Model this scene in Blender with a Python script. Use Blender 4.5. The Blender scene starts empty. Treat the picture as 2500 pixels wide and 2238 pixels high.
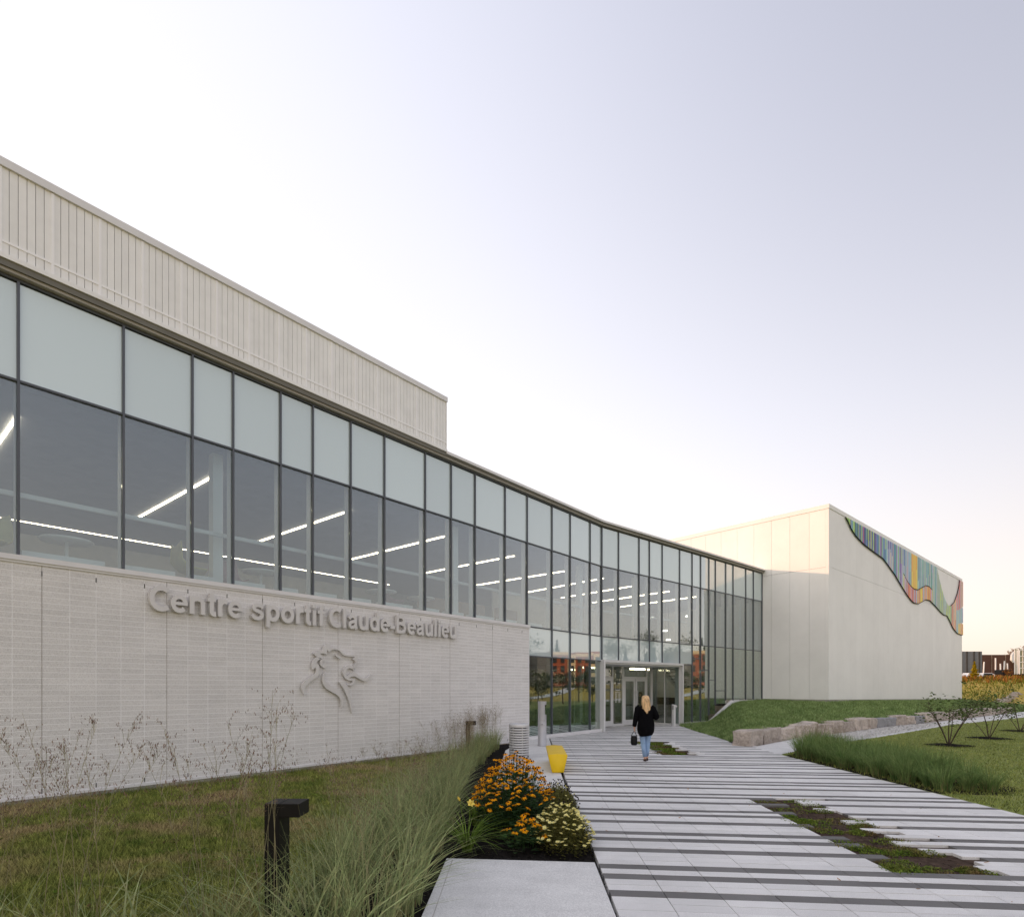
import bpy, bmesh, math, random
import numpy as np
from mathutils import Vector, Matrix
R = math.radians
random.seed(7)
rng = np.random.default_rng(7)
S = bpy.context.scene
COL = S.collection

# ------------------------------------------------------------------ camera, sky, sun
cam_d = bpy.data.cameras.new('camera')
cam = bpy.data.objects.new('camera', cam_d)
COL.objects.link(cam)
cam.location = (0, 0, 1.9)
cam.rotation_euler = (R(90), 0, 0)
cam_d.sensor_fit = 'HORIZONTAL'
cam_d.sensor_width = 36
cam_d.lens = 19.944
cam_d.shift_y = 0.2236
cam_d.clip_start = 0.05
cam_d.clip_end = 3000
S.camera = cam

SUN_EL = R(6.0)
SUN_AZ = math.atan2(-0.24, -0.97)            # direction towards the sun, in the XY plane
world = bpy.data.worlds.new('World')
S.world = world
world.use_nodes = True
wn = world.node_tree
wn.nodes.clear()
sky = wn.nodes.new('ShaderNodeTexSky')
sky.sky_type = 'NISHITA'
sky.sun_disc = False
sky.sun_elevation = SUN_EL
sky.sun_rotation = R(90) - SUN_AZ
sky.altitude = 50
sky.air_density = 1.0
sky.dust_density = 3.0
sky.ozone_density = 1.0
gam = wn.nodes.new('ShaderNodeGamma')
gam.inputs['Gamma'].default_value = 0.22
hsv = wn.nodes.new('ShaderNodeHueSaturation')
hsv.inputs['Saturation'].default_value = 0.40
bg = wn.nodes.new('ShaderNodeBackground')
bg.inputs['Strength'].default_value = 0.122
wo = wn.nodes.new('ShaderNodeOutputWorld')
wn.links.new(sky.outputs[0], gam.inputs[0])
wn.links.new(gam.outputs[0], hsv.inputs['Color'])
# broad evening glow over the whole dome: brighter and warmer towards the sun side, bluer and darker away from it and overhead
geo = wn.nodes.new('ShaderNodeTexCoord')
def lin(vec, c):
    d = wn.nodes.new('ShaderNodeVectorMath'); d.operation = 'DOT_PRODUCT'; d.inputs[1].default_value = vec
    wn.links.new(geo.outputs['Generated'], d.inputs[0])
    a = wn.nodes.new('ShaderNodeMath'); a.operation = 'ADD'; a.inputs[1].default_value = c
    wn.links.new(d.outputs['Value'], a.inputs[0])
    return a.outputs[0]
def mul(a, b):
    m = wn.nodes.new('ShaderNodeMath'); m.operation = 'MULTIPLY'; wn.links.new(a, m.inputs[0]); wn.links.new(b, m.inputs[1]); return m.outputs[0]
sx, sy = math.cos(SUN_AZ), math.sin(SUN_AZ)
lum0 = lin((2.0 * sx, 2.0 * sy, -2.2), 4.05)
mn_ = wn.nodes.new('ShaderNodeMath'); mn_.operation = 'SMOOTH_MIN'; mn_.inputs[1].default_value = 2.50; mn_.inputs[2].default_value = .9
wn.links.new(lum0, mn_.inputs[0]); lum = mn_.outputs[0]
cmb = wn.nodes.new('ShaderNodeCombineColor')
wn.links.new(mul(lum, lin((.04 * sx, .04 * sy, -.10), 1.095)), cmb.inputs[0])
wn.links.new(lum, cmb.inputs[1])
wn.links.new(mul(lum, lin((-.10 * sx, -.10 * sy, .26), .915)), cmb.inputs[2])
mulc = wn.nodes.new('ShaderNodeMix'); mulc.data_type = 'RGBA'; mulc.blend_type = 'MULTIPLY'; mulc.inputs[0].default_value = 1
wn.links.new(hsv.outputs[0], mulc.inputs[6]); wn.links.new(cmb.outputs[0], mulc.inputs[7])
# warm band low above the horizon all round
hz = wn.nodes.new('ShaderNodeMapRange'); hz.interpolation_type = 'SMOOTHSTEP'
hz.inputs['From Min'].default_value = .42; hz.inputs['From Max'].default_value = .0; hz.inputs['To Min'].default_value = 0; hz.inputs['To Max'].default_value = 1
wn.links.new(lin((0, 0, 1), 0), hz.inputs['Value'])
warm = wn.nodes.new('ShaderNodeMix'); warm.data_type = 'RGBA'; warm.blend_type = 'MULTIPLY'
warm.inputs[7].default_value = (1.0, .93, .83, 1)
wn.links.new(hz.outputs[0], warm.inputs[0]); wn.links.new(mulc.outputs[2], warm.inputs[6])
wn.links.new(warm.outputs[2], bg.inputs[0])
wn.links.new(bg.outputs[0], wo.inputs[0])

sun_d = bpy.data.lights.new('sun', 'SUN')
sun_d.energy = 0.6
sun_d.angle = R(0.6)
sun_d.color = (1.0, 0.56, 0.32)
sun = bpy.data.objects.new('sun', sun_d)
COL.objects.link(sun)
to_sun = Vector((math.cos(SUN_AZ) * math.cos(SUN_EL), math.sin(SUN_AZ) * math.cos(SUN_EL), math.sin(SUN_EL)))
sun.rotation_euler = to_sun.to_track_quat('Z', 'Y').to_euler()
sun.location = (-40, -10, 40)

S.view_settings.view_transform = 'Standard'
S.view_settings.look = 'None'
S.view_settings.exposure = 1.72
S.view_settings.gamma = 1.0
S.render.engine = 'CYCLES'
S.cycles.max_bounces = 8
S.cycles.transparent_max_bounces = 24
S.cycles.sample_clamp_indirect = 6
try:
    S.cycles.use_denoising = True
except Exception:
    pass

# ------------------------------------------------------------------ helpers
def tag(o, label=None, cat=None, group=None, kind=None):
    if label: o['label'] = label
    if cat: o['category'] = cat
    if group: o['group'] = group
    if kind: o['kind'] = kind
    return o

def empty(name, loc=(0, 0, 0), rz=0.0):
    o = bpy.data.objects.new(name, None)
    o.empty_display_size = 0.2
    COL.objects.link(o)
    o.location = loc
    o.rotation_euler = (0, 0, rz)
    return o

def link(name, me, mat=None, parent=None, loc=None, rot=None):
    o = bpy.data.objects.new(name, me)
    COL.objects.link(o)
    if mat is not None and len(me.materials) == 0:
        for m in (mat if isinstance(mat, (list, tuple)) else [mat]):
            me.materials.append(m)
    if parent is not None: o.parent = parent
    if loc is not None: o.location = loc
    if rot is not None: o.rotation_euler = rot
    return o

def copy_tree(o, parent=None):
    c = o.copy()
    COL.objects.link(c)
    c.parent = parent
    for ch in list(o.children):
        copy_tree(ch, c)
    return c

class MB:
    """collects boxes, prisms and tubes for one mesh"""
    def __init__(s): s.v = []; s.f = []; s.m = []
    def add(s, vs, fs, mi=0):
        b = len(s.v)
        s.v += [tuple(p) for p in vs]
        s.f += [tuple(b + i for i in q) for q in fs]
        s.m += [mi] * len(fs)
    def box(s, a, b, mi=0, M=None):
        x0, y0, z0 = a; x1, y1, z1 = b
        vs = [Vector(p) for p in ((x0,y0,z0),(x1,y0,z0),(x1,y1,z0),(x0,y1,z0),(x0,y0,z1),(x1,y0,z1),(x1,y1,z1),(x0,y1,z1))]
        if M is not None: vs = [M @ p for p in vs]
        s.add(vs, [(3,2,1,0),(4,5,6,7),(0,1,5,4),(1,2,6,5),(2,3,7,6),(3,0,4,7)], mi)
    def prism(s, poly, z0, z1, mi=0):
        """poly: list of (x,y), counter-clockwise"""
        n = len(poly)
        vs = [(x, y, z0) for x, y in poly] + [(x, y, z1) for x, y in poly]
        fs = [tuple(range(n - 1, -1, -1)), tuple(range(n, 2 * n))] + [(i, (i + 1) % n, n + (i + 1) % n, n + i) for i in range(n)]
        s.add(vs, fs, mi)
    def loft(s, rings, mi=0, cap=True, close=True):
        n = len(rings[0]); vs = [p for r in rings for p in r]; fs = []
        for k in range(len(rings) - 1):
            for i in range(n if close else n - 1):
                j = (i + 1) % n
                fs.append((k*n + i, k*n + j, (k+1)*n + j, (k+1)*n + i))
        if cap:
            fs.append(tuple(range(n - 1, -1, -1)))
            fs.append(tuple(range((len(rings)-1)*n, len(rings)*n)))
        s.add(vs, fs, mi)
    def tube(s, pts, rad, n=6, mi=0, cap=True):
        pts = [Vector(p) for p in pts]
        if not isinstance(rad, (list, tuple)): rad = [rad] * len(pts)
        rings = []; up = Vector((0, 0, 1)); a = None
        for i, p in enumerate(pts):
            d = (pts[min(i+1, len(pts)-1)] - pts[max(i-1, 0)])
            d = d.normalized() if d.length > 1e-9 else up
            if a is None: a = d.cross(up if abs(d.z) < .95 else Vector((1, 0, 0)))
            else: a = a - d * a.dot(d)
            a.normalize(); b = d.cross(a)
            rings.append([p + (a * math.cos(t) + b * math.sin(t)) * rad[i] for t in (2*math.pi*k/n for k in range(n))])
        s.loft(rings, mi, cap)
    def lathe(s, prof, n=20, c=(0, 0, 0), mi=0):
        rings = [[(c[0] + r*math.cos(2*math.pi*k/n), c[1] + r*math.sin(2*math.pi*k/n), c[2] + z) for k in range(n)] for r, z in prof]
        s.loft(rings, mi)
    def mesh(s, name='m'):
        me = bpy.data.meshes.new(name)
        me.from_pydata(s.v, [], s.f)
        if any(s.m): me.polygons.foreach_set('material_index', s.m)
        me.update()
        return me
    def build(s, name, mat, parent=None, smooth=False, loc=None, rot=None, bevel=0):
        me = s.mesh(name)
        bm = bmesh.new(); bm.from_mesh(me)
        bmesh.ops.recalc_face_normals(bm, faces=bm.faces)
        if bevel:
            bmesh.ops.bevel(bm, geom=list(bm.edges), offset=bevel, segments=2, affect='EDGES', profile=.6)
        bm.to_mesh(me); bm.free()
        if smooth:
            me.polygons.foreach_set('use_smooth', [True] * len(me.polygons))
        return link(name, me, mat, parent, loc, rot)

def np_mesh(name, verts, faces, smooth=False, mi=None):
    """fast mesh from arrays: verts (N,3), faces (M,k)"""
    me = bpy.data.meshes.new(name)
    N = len(verts); Mn, k = faces.shape
    me.vertices.add(N); me.vertices.foreach_set('co', np.asarray(verts, dtype=np.float32).ravel())
    me.loops.add(Mn * k); me.loops.foreach_set('vertex_index', faces.astype(np.int32).ravel())
    me.polygons.add(Mn)
    me.polygons.foreach_set('loop_start', np.arange(0, Mn * k, k, dtype=np.int32))
    me.polygons.foreach_set('loop_total', np.full(Mn, k, dtype=np.int32))
    if smooth: me.polygons.foreach_set('use_smooth', np.ones(Mn, dtype=bool))
    if mi is not None: me.polygons.foreach_set('material_index', mi.astype(np.int32))
    me.update(calc_edges=True)
    return me

# ------------------------------------------------------------------ materials
def nodes_of(name):
    m = bpy.data.materials.new(name); m.use_nodes = True
    nt = m.node_tree
    return m, nt, nt.nodes['Principled BSDF']

def ramp2(nt, fac, c0, c1, p0=.35, p1=.65):
    r = nt.nodes.new('ShaderNodeValToRGB')
    r.color_ramp.elements[0].color = (*c0, 1); r.color_ramp.elements[0].position = p0
    r.color_ramp.elements[1].color = (*c1, 1); r.color_ramp.elements[1].position = p1
    nt.links.new(fac, r.inputs[0])
    return r.outputs[0]

def noise(nt, scale, detail=4, coord='pos', stretch=None, rough=.55):
    if coord == 'pos':
        g = nt.nodes.new('ShaderNodeNewGeometry'); src = g.outputs['Position']
    else:
        g = nt.nodes.new('ShaderNodeTexCoord'); src = g.outputs['Object']
    if stretch:
        mp = nt.nodes.new('ShaderNodeMapping'); mp.inputs['Scale'].default_value = stretch
        nt.links.new(src, mp.inputs[0]); src = mp.outputs[0]
    n = nt.nodes.new('ShaderNodeTexNoise')
    n.inputs['Scale'].default_value = scale; n.inputs['Detail'].default_value = detail; n.inputs['Roughness'].default_value = rough
    nt.links.new(src, n.inputs['Vector'])
    return n.outputs['Fac']

def mixc(nt, fac, a, b, mode='MIX'):
    m = nt.nodes.new('ShaderNodeMix'); m.data_type = 'RGBA'; m.blend_type = mode
    for sock, v in ((m.inputs[0], fac), (m.inputs[6], a), (m.inputs[7], b)):
        if isinstance(v, (int, float)): sock.default_value = v
        elif isinstance(v, tuple): sock.default_value = (*v, 1)
        else: nt.links.new(v, sock)
    return m.outputs[2]

def scl(c, k): return tuple(min(1, x * k) for x in c)

def mat(name, col, rough=.6, metal=0., var=.12, scale=3, bump=0., bscale=60, spec=.3, coord='pos', stretch=None, col2=None, fine=0, objvar=0., isl=0., stain=0.):
    m, nt, p = nodes_of(name)
    f = noise(nt, scale, 5, coord, stretch)
    c = ramp2(nt, f, scl(col, 1 - var), col2 if col2 else scl(col, 1 + var))
    if fine:
        f2 = noise(nt, fine, 2, coord)
        c = mixc(nt, .5, c, ramp2(nt, f2, scl(col, .62), scl(col, 1.3), .3, .7))
    if isl:
        gi = nt.nodes.new('ShaderNodeNewGeometry')
        c = mixc(nt, 1.0, c, ramp2(nt, gi.outputs['Random Per Island'], (1 - isl,) * 3, (1, 1, 1), 0, 1), 'MULTIPLY')
    if stain:
        c = mixc(nt, 1.0, c, ramp2(nt, noise(nt, .55, 6, rough=.7), (1 - stain,) * 3, (1, 1, 1), .36, .56), 'MULTIPLY')
    if objvar:
        oi = nt.nodes.new('ShaderNodeObjectInfo')
        c = mixc(nt, 1.0, c, ramp2(nt, oi.outputs['Random'], (1 - objvar,) * 3, (1, 1, 1), 0, 1), 'MULTIPLY')
    nt.links.new(c, p.inputs['Base Color'])
    p.inputs['Roughness'].default_value = rough
    p.inputs['Metallic'].default_value = metal
    p.inputs['Specular IOR Level'].default_value = spec
    if bump:
        b = nt.nodes.new('ShaderNodeBump'); b.inputs['Strength'].default_value = bump; b.inputs['Distance'].default_value = .02
        nt.links.new(noise(nt, bscale, 3, coord), b.inputs['Height'])
        nt.links.new(b.outputs[0], p.inputs['Normal'])
    return m

def leafmat(name, c0, c1, scale=2.0, rough=.6, trans=.25, c2=None, s2=.5, iv=.45):
    m, nt, p = nodes_of(name)
    f = noise(nt, scale, 3)
    c = ramp2(nt, f, c0, c1, .3, .7)
    if c2:
        c = mixc(nt, ramp2(nt, noise(nt, s2, 4), (0, 0, 0), (1, 1, 1), .48, .62), c, c2)
    gi = nt.nodes.new('ShaderNodeNewGeometry')
    c = mixc(nt, 1.0, c, ramp2(nt, gi.outputs['Random Per Island'], (1 - iv,) * 3, (1 + iv, 1 + iv * .95, 1 + iv * .8), 0, 1), 'MULTIPLY')
    nt.links.new(c, p.inputs['Base Color'])
    p.inputs['Roughness'].default_value = rough
    p.inputs['Specular IOR Level'].default_value = .06
    tr = nt.nodes.new('ShaderNodeBsdfTranslucent'); nt.links.new(c, tr.inputs[0])
    mx = nt.nodes.new('ShaderNodeMixShader'); mx.inputs[0].default_value = trans
    out = nt.nodes['Material Output']
    nt.links.new(p.outputs[0], mx.inputs[1]); nt.links.new(tr.outputs[0], mx.inputs[2]); nt.links.new(mx.outputs[0], out.inputs[0])
    return m

def glass(name, tint, f0, spandrel=None, sp_mix=0., refl=(1, 1, 1)):
    m = bpy.data.materials.new(name); m.use_nodes = True
    nt = m.node_tree; nt.nodes.clear(); N = nt.nodes.new; L = nt.links.new
    g = N('ShaderNodeNewGeometry')
    d = N('ShaderNodeVectorMath'); d.operation = 'DOT_PRODUCT'; L(g.outputs['Incoming'], d.inputs[0]); L(g.outputs['Normal'], d.inputs[1])
    a = N('ShaderNodeMath'); a.operation = 'ABSOLUTE'; L(d.outputs['Value'], a.inputs[0])
    o = N('ShaderNodeMath'); o.operation = 'SUBTRACT'; o.inputs[0].default_value = 1; L(a.outputs[0], o.inputs[1])
    q = N('ShaderNodeMath'); q.operation = 'POWER'; q.inputs[1].default_value = 2.2; L(o.outputs[0], q.inputs[0])
    r = N('ShaderNodeMath'); r.operation = 'MULTIPLY_ADD'; r.inputs[1].default_value = 1 - f0; r.inputs[2].default_value = f0; L(q.outputs[0], r.inputs[0])
    gl = N('ShaderNodeBsdfGlossy'); gl.inputs['Roughness'].default_value = .004; gl.inputs['Color'].default_value = (*refl, 1)
    if spandrel:
        base = N('ShaderNodeBsdfDiffuse')
        oi = N('ShaderNodeObjectInfo')
        L(mixc(nt, oi.outputs['Random'], scl(spandrel, .88), scl(spandrel, 1.06)), base.inputs[0])
    else:
        base = N('ShaderNodeBsdfTransparent'); base.inputs[0].default_value = (*tint, 1)
    mx = N('ShaderNodeMixShader'); L(r.outputs[0], mx.inputs[0]); L(base.outputs[0], mx.inputs[1]); L(gl.outputs[0], mx.inputs[2])
    out = N('ShaderNodeOutputMaterial'); L(mx.outputs[0], out.inputs[0])
    return m

def emit(name, col, s):
    m = bpy.data.materials.new(name); m.use_nodes = True
    p = m.node_tree.nodes['Principled BSDF']
    p.inputs['Base Color'].default_value = (*col, 1)
    p.inputs['Emission Color'].default_value = (*col, 1); p.inputs['Emission Strength'].default_value = s
    return m

MT = {}
MT['block'] = mat('pale_block', (.80, .775, .76), .9, var=.06, scale=.9, bump=.2, bscale=30, stretch=(1, 1, 4), fine=60, objvar=.08, isl=.08, stain=.05)
MT['mortar'] = mat('white_mortar', (.94, .935, .94), .9, var=.03, scale=6)
MT['joint'] = mat('control_joint', (.36, .33, .30), .8)
MT['flash'] = mat('white_flashing', (.74, .73, .74), .45, var=.03)
MT['conc'] = mat('concrete', (.68, .675, .66), .9, var=.08, scale=1.6, bump=.15, bscale=120, stretch=(1, 3, 1), fine=90, stain=.16)
MT['conc_base'] = mat('concrete_base', (.42, .40, .375), .9, var=.15, scale=3, bump=.2, bscale=40)
MT['alu'] = mat('aluminium', (.52, .52, .53), .4, .35, var=.03)
MT['alu_light'] = mat('light_aluminium', (.66, .66, .665), .45, .1, var=.03)
MT['mullion'] = mat('dark_mullion', (.10, .11, .13), .4, .2, var=.03)
MT['bronze'] = mat('pale_trim', (.38, .36, .32), .5, .1, var=.05)
MT['clad'] = mat('parapet_cladding', (.88, .885, .885), .45, var=.03, objvar=.05)
MT['batten'] = mat('pale_batten', (.93, .93, .95), .4, var=.02)
MT['coping'] = mat('coping', (.74, .735, .74), .45, .1, var=.02)
MT['white'] = mat('white_paint', (.80, .80, .80), .5, var=.02)
MT['metal_panel'] = mat('white_metal_panel', (.86, .855, .85), .42, 0., var=.015, scale=.5, objvar=.035, spec=.22, stain=.04)
MT['dark_gap'] = mat('dark_gap', (.06, .06, .06), .8)
MT['olive'] = mat('olive_trim', (.17, .165, .145), .6, var=.05)
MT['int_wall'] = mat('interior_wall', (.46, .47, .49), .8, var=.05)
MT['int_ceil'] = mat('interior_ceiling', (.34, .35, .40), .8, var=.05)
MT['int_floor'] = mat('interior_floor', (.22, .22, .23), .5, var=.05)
MT['vision'] = glass('vision_glass', (.80, .86, .87), .115, refl=(.93, .97, 1.0))
MT['entry_glass'] = glass('entry_glass', (.72, .78, .76), .05)
MT['lower_glass'] = glass('lower_glass', (.70, .77, .74), .17, refl=(.97, 1.0, .97))
MT['spandrel'] = glass('spandrel_glass', (1, 1, 1), .19, (.56, .665, .675), refl=(.93, .98, 1.0))
MT['strip'] = emit('light_strip', (1, .78, .52), 6.0)
MT['pendant'] = emit('pendant_light', (1, .9, .75), 2.0)
MT['letter'] = mat('brushed_letter', (.66, .645, .635), .45, .15, var=.04)
MT['paver_l'] = mat('light_paver', (.80, .785, .765), .9, var=.07, scale=.8, bump=.3, bscale=200, fine=170, objvar=.10, isl=.09, stain=.13)
MT['paver_d'] = mat('dark_paver', (.205, .20, .195), .9, var=.14, scale=1.2, bump=.3, bscale=200, fine=200, objvar=.16, isl=.14, stain=.1)
MT['sand'] = mat('joint_sand', (.17, .165, .16), .95, var=.2, scale=8)
MT['mulch'] = mat('dark_mulch', (.016, .014, .013), 1., var=.5, scale=14, bump=1.0, bscale=45, spec=.05)
MT['soil'] = mat('planting_soil', (.075, .052, .040), 1., var=.35, scale=10, bump=.8, bscale=50, spec=.05)
MT['chip'] = mat('mulch_chip', (.024, .021, .019), .95, var=.6, scale=30, spec=.05)
MT['black'] = mat('black_powder_coat', (.007, .0065, .007), .5, var=.1, spec=.2)
MT['yellow'] = mat('yellow_polyethylene', (.78, .52, .012), .42, var=.04, scale=4, bump=.05, bscale=160)
MT['steel'] = mat('galvanised_steel', (.56, .56, .57), .38, .6, var=.08, scale=5)
MT['perf'] = mat('speckled_steel', (.62, .62, .63), .5, .3, var=.10, scale=60)
MT['fountain'] = mat('grey_fountain', (.44, .44, .46), .40, .35, var=.05)
MT['granite'] = mat('granite', (.50, .435, .38), .95, var=.35, scale=3.0, bump=1., bscale=12, fine=16, objvar=.25, spec=.1)
MT['granite_g'] = mat('grey_granite', (.30, .30, .31), .9, var=.25, scale=3, bump=.9, bscale=14, fine=25, objvar=.15)
MT['gravel'] = leafmat('pale_gravel', (.40, .39, .38), (.62, .61, .60), 30, .9, 0.)
MT['asphalt'] = mat('asphalt', (.06, .06, .062), .9)

def lawnmat(name, g0, g1, dry, lo=.5, hi=.68, s=.55):
    m, nt, p = nodes_of(name)
    c = ramp2(nt, noise(nt, 2.2, 5), g0, g1, .3, .7)
    c = mixc(nt, ramp2(nt, noise(nt, s, 5, rough=.65), (0, 0, 0), (1, 1, 1), lo, hi), c, dry)
    c = mixc(nt, .35, c, ramp2(nt, noise(nt, 45, 2), scl(g0, .5), scl(g1, 1.25), .3, .7))
    nt.links.new(c, p.inputs['Base Color']); p.inputs['Roughness'].default_value = .9; p.inputs['Specular IOR Level'].default_value = .1
    b = nt.nodes.new('ShaderNodeBump'); b.inputs['Strength'].default_value = .8; b.inputs['Distance'].default_value = .03
    nt.links.new(noise(nt, 28, 4), b.inputs['Height']); nt.links.new(b.outputs[0], p.inputs['Normal'])
    return m
LEFT_G = ((.135, .185, .042), (.29, .305, .090), (.37, .30, .16))
RIGHT_G = ((.15, .20, .048), (.265, .285, .092), (.30, .28, .11))
BERM_G = ((.14, .225, .075), (.27, .345, .155), (.21, .28, .10))
MT['lawn_l'] = lawnmat('worn_lawn', *LEFT_G, lo=.50, hi=.68, s=.8)
MT['lawn_r'] = lawnmat('mown_lawn', *RIGHT_G, lo=.55, hi=.8)
MT['berm'] = lawnmat('berm_turf', *BERM_G, lo=.55, hi=.8)
MT['field'] = lawnmat('field_turf', (.30, .24, .045), (.50, .37, .09), (.55, .38, .11), s=.08)
MT['blade_l'] = leafmat('worn_grass_blade', LEFT_G[0], scl(LEFT_G[1], 1.25), 3, c2=scl(LEFT_G[2], 1.1), s2=.8, iv=.7)
MT['blade_r'] = leafmat('mown_grass_blade', RIGHT_G[0], scl(RIGHT_G[1], 1.2), 2, iv=.65)
MT['blade_b'] = leafmat('berm_grass_blade', BERM_G[0], scl(BERM_G[1], 1.25), 2, iv=.65)
MT['switch'] = leafmat('switchgrass_blade', (.16, .225, .090), (.42, .48, .24), 7, trans=.3, c2=(.37, .37, .19), s2=9)
MT['switch_dry'] = leafmat('dry_grass_base', (.30, .22, .12), (.38, .28, .17), 6)
MT['panicle'] = leafmat('seed_panicle', (.15, .095, .075), (.27, .19, .145), 8)
MT['stalk'] = leafmat('seed_stalk', (.24, .23, .13), (.38, .34, .22), 8)
MT['sedge'] = leafmat('bed_grass_blade', (.095, .18, .055), (.255, .33, .125), 5, trans=.3)
MT['rud_leaf'] = leafmat('coneflower_leaf', (.022, .060, .022), (.060, .110, .040), 6)
MT['petal'] = leafmat('orange_petal', (.80, .30, .006), (.88, .42, .012), 12, trans=.35)
MT['cone'] = mat('flower_cone', (.018, .010, .008), .8)
MT['core_leaf'] = leafmat('tickseed_leaf', (.085, .100, .020), (.170, .150, .045), 8)
MT['core_petal'] = leafmat('pale_yellow_petal', (.78, .74, .26), (.86, .80, .40), 12, trans=.35)
MT['lily_leaf'] = leafmat('daylily_leaf', (.095, .180, .020), (.20, .28, .055), 6, trans=.3)
MT['lily_petal'] = leafmat('daylily_petal', (.85, .66, .10), (.90, .74, .2), 8, trans=.35)
MT['moss'] = leafmat('creeping_plant', (.085, .155, .018), (.20, .26, .045), 8, c2=(.17, .12, .055), s2=2)
MT['bark'] = mat('bark', (.10, .075, .055), .9, var=.3, scale=12, bump=.6, bscale=40)
MT['shrub_leaf'] = leafmat('shrub_leaf', (.055, .10, .033), (.14, .18, .06), 4)
MT['tree_leaf'] = leafmat('tree_leaf', (.030, .055, .014), (.085, .105, .025), 1.2)
MT['conifer'] = leafmat('conifer_needles', (.018, .036, .016), (.04, .062, .024), 1.5)
MT['yellow_leaf'] = leafmat('yellow_leaf', (.45, .36, .015), (.62, .50, .03), 3)
MT['autumn'] = leafmat('autumn_shrub', (.26, .11, .03), (.40, .20, .05), 1.5)
MT['cover'] = leafmat('bank_cover', (.085, .12, .018), (.20, .21, .035), .5)
MT['brick_red'] = mat('red_brick', (.32, .10, .06), .9, var=.15)
MT['cream'] = mat('cream_render', (.62, .50, .34), .9, var=.06)
MT['win_dark'] = mat('dark_window', (.03, .035, .045), .15)
MT['brown'] = mat('brown_cladding', (.115, .052, .036), .5, .15, var=.08)
MT['slate'] = mat('slate_cladding', (.17, .18, .20), .35, .3, var=.08)
MT['tan'] = mat('tan_cladding', (.34, .25, .19), .6)
MT['green_glass'] = mat('green_glazing', (.22, .25, .17), .25)
MT['skin'] = mat('skin', (.58, .34, .25), .55, var=.05)
MT['hair'] = mat('blond_hair', (.62, .42, .22), .45, var=.35, scale=40, coord='obj', stretch=(1, 1, .12))
MT['tunic'] = mat('black_knit', (.004, .004, .005), .95, var=.2, scale=20, bump=.2, bscale=90, spec=.08)
MT['jeans'] = mat('light_denim', (.27, .40, .60), .8, var=.15, scale=6, bump=.2, bscale=150)
MT['shoe'] = mat('dark_shoe', (.05, .03, .02), .5)
MT['bag'] = mat('black_leather', (.005, .005, .006), .5, spec=.2)
MT['chair'] = mat('mustard_chair', (.50, .46, .20), .6)
MT['rust'] = mat('pink_chair', (.36, .22, .24), .6)

# ------------------------------------------------------------------ plan of the site
def V2(x, y): return Vector((x, y))
P1 = V2(-8.574, 9.5); D1 = V2(.6395, .7688).normalized(); N1 = V2(-.7688, .6395).normalized()   # left wing facade, N = into the building
K = V2(3.910, 24.51);  D2 = V2(.7489, .6627).normalized(); N2 = V2(-.6627, .7489).normalized()  # entrance facade
GC = V2(17.83, 31.95)                                                                            # corner of the gymnasium block
T_K, T_BRICK = 19.55, 14.36
def F1(t, d, z): p = P1 + D1 * t + N1 * d; return (p.x, p.y, z)
def F2(s, d, z): p = K + D2 * s + N2 * d; return (p.x, p.y, z)
def FR(v, d, z): p = GC + D2 * v + N2 * d; return (p.x, p.y, z)       # gymnasium, right face
def FL(u, d, z): p = GC + N2 * u + D2 * d; return (p.x, p.y, z)       # gymnasium, left face
def fbox(F, t0, t1, d0, d1, z0, z1, mb=None):
    mb = mb or MB()
    vs = [F(t0, d0, z0), F(t1, d0, z0), F(t1, d1, z0), F(t0, d1, z0), F(t0, d0, z1), F(t1, d0, z1), F(t1, d1, z1), F(t0, d1, z1)]
    mb.add(vs, [(3,2,1,0),(4,5,6,7),(0,1,5,4),(1,2,6,5),(2,3,7,6),(3,0,4,7)])
    return mb

def sstep(a, b, x):
    x = np.clip((x - a) / (b - a), 0, 1); return x * x * (3 - 2 * x)
def terrain(x, y):
    x = np.asarray(x, float); y = np.asarray(y, float)
    h = -.24 + 2.54 * sstep(45, 105, x) * sstep(95, 50, y)
    bank = 3.6 * sstep(60, 92, y + .45 * (x - 80)) * sstep(22, 45, x)
    return np.maximum(h, bank - .24)

# ------------------------------------------------------------------ ground
def grid_sheet(name, xs, ys, hf, m, parent=None):
    X, Y = np.meshgrid(xs, ys, indexing='ij'); Z = hf(X, Y)
    v = np.stack([X, Y, Z], -1).reshape(-1, 3)
    nx, ny = len(xs), len(ys)
    i = (np.arange(nx - 1)[:, None] * ny + np.arange(ny - 1)[None]).ravel()
    f = np.stack([i, i + ny, i + ny + 1, i + 1], -1)
    return link(name, np_mesh(name, v, f, True), m, parent)
xs = np.unique(np.concatenate([np.linspace(-900, -60, 8), np.linspace(-60, 20, 12), np.linspace(20, 160, 71), np.linspace(160, 1200, 12)]))
ys = np.unique(np.concatenate([np.linspace(-600, -20, 10), np.linspace(-20, 130, 76), np.linspace(130, 1500, 12)]))
tag(grid_sheet('ground', xs, ys, terrain, MT['field']), kind='structure')

def poly_sheet(name, pts, z, m, thick=.0, parent=None):
    mb = MB()
    if thick: mb.prism(pts, z - thick, z)
    else: mb.add([(x, y, z) for x, y in pts], [tuple(range(len(pts)))])
    return mb.build(name, m, parent)

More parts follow.
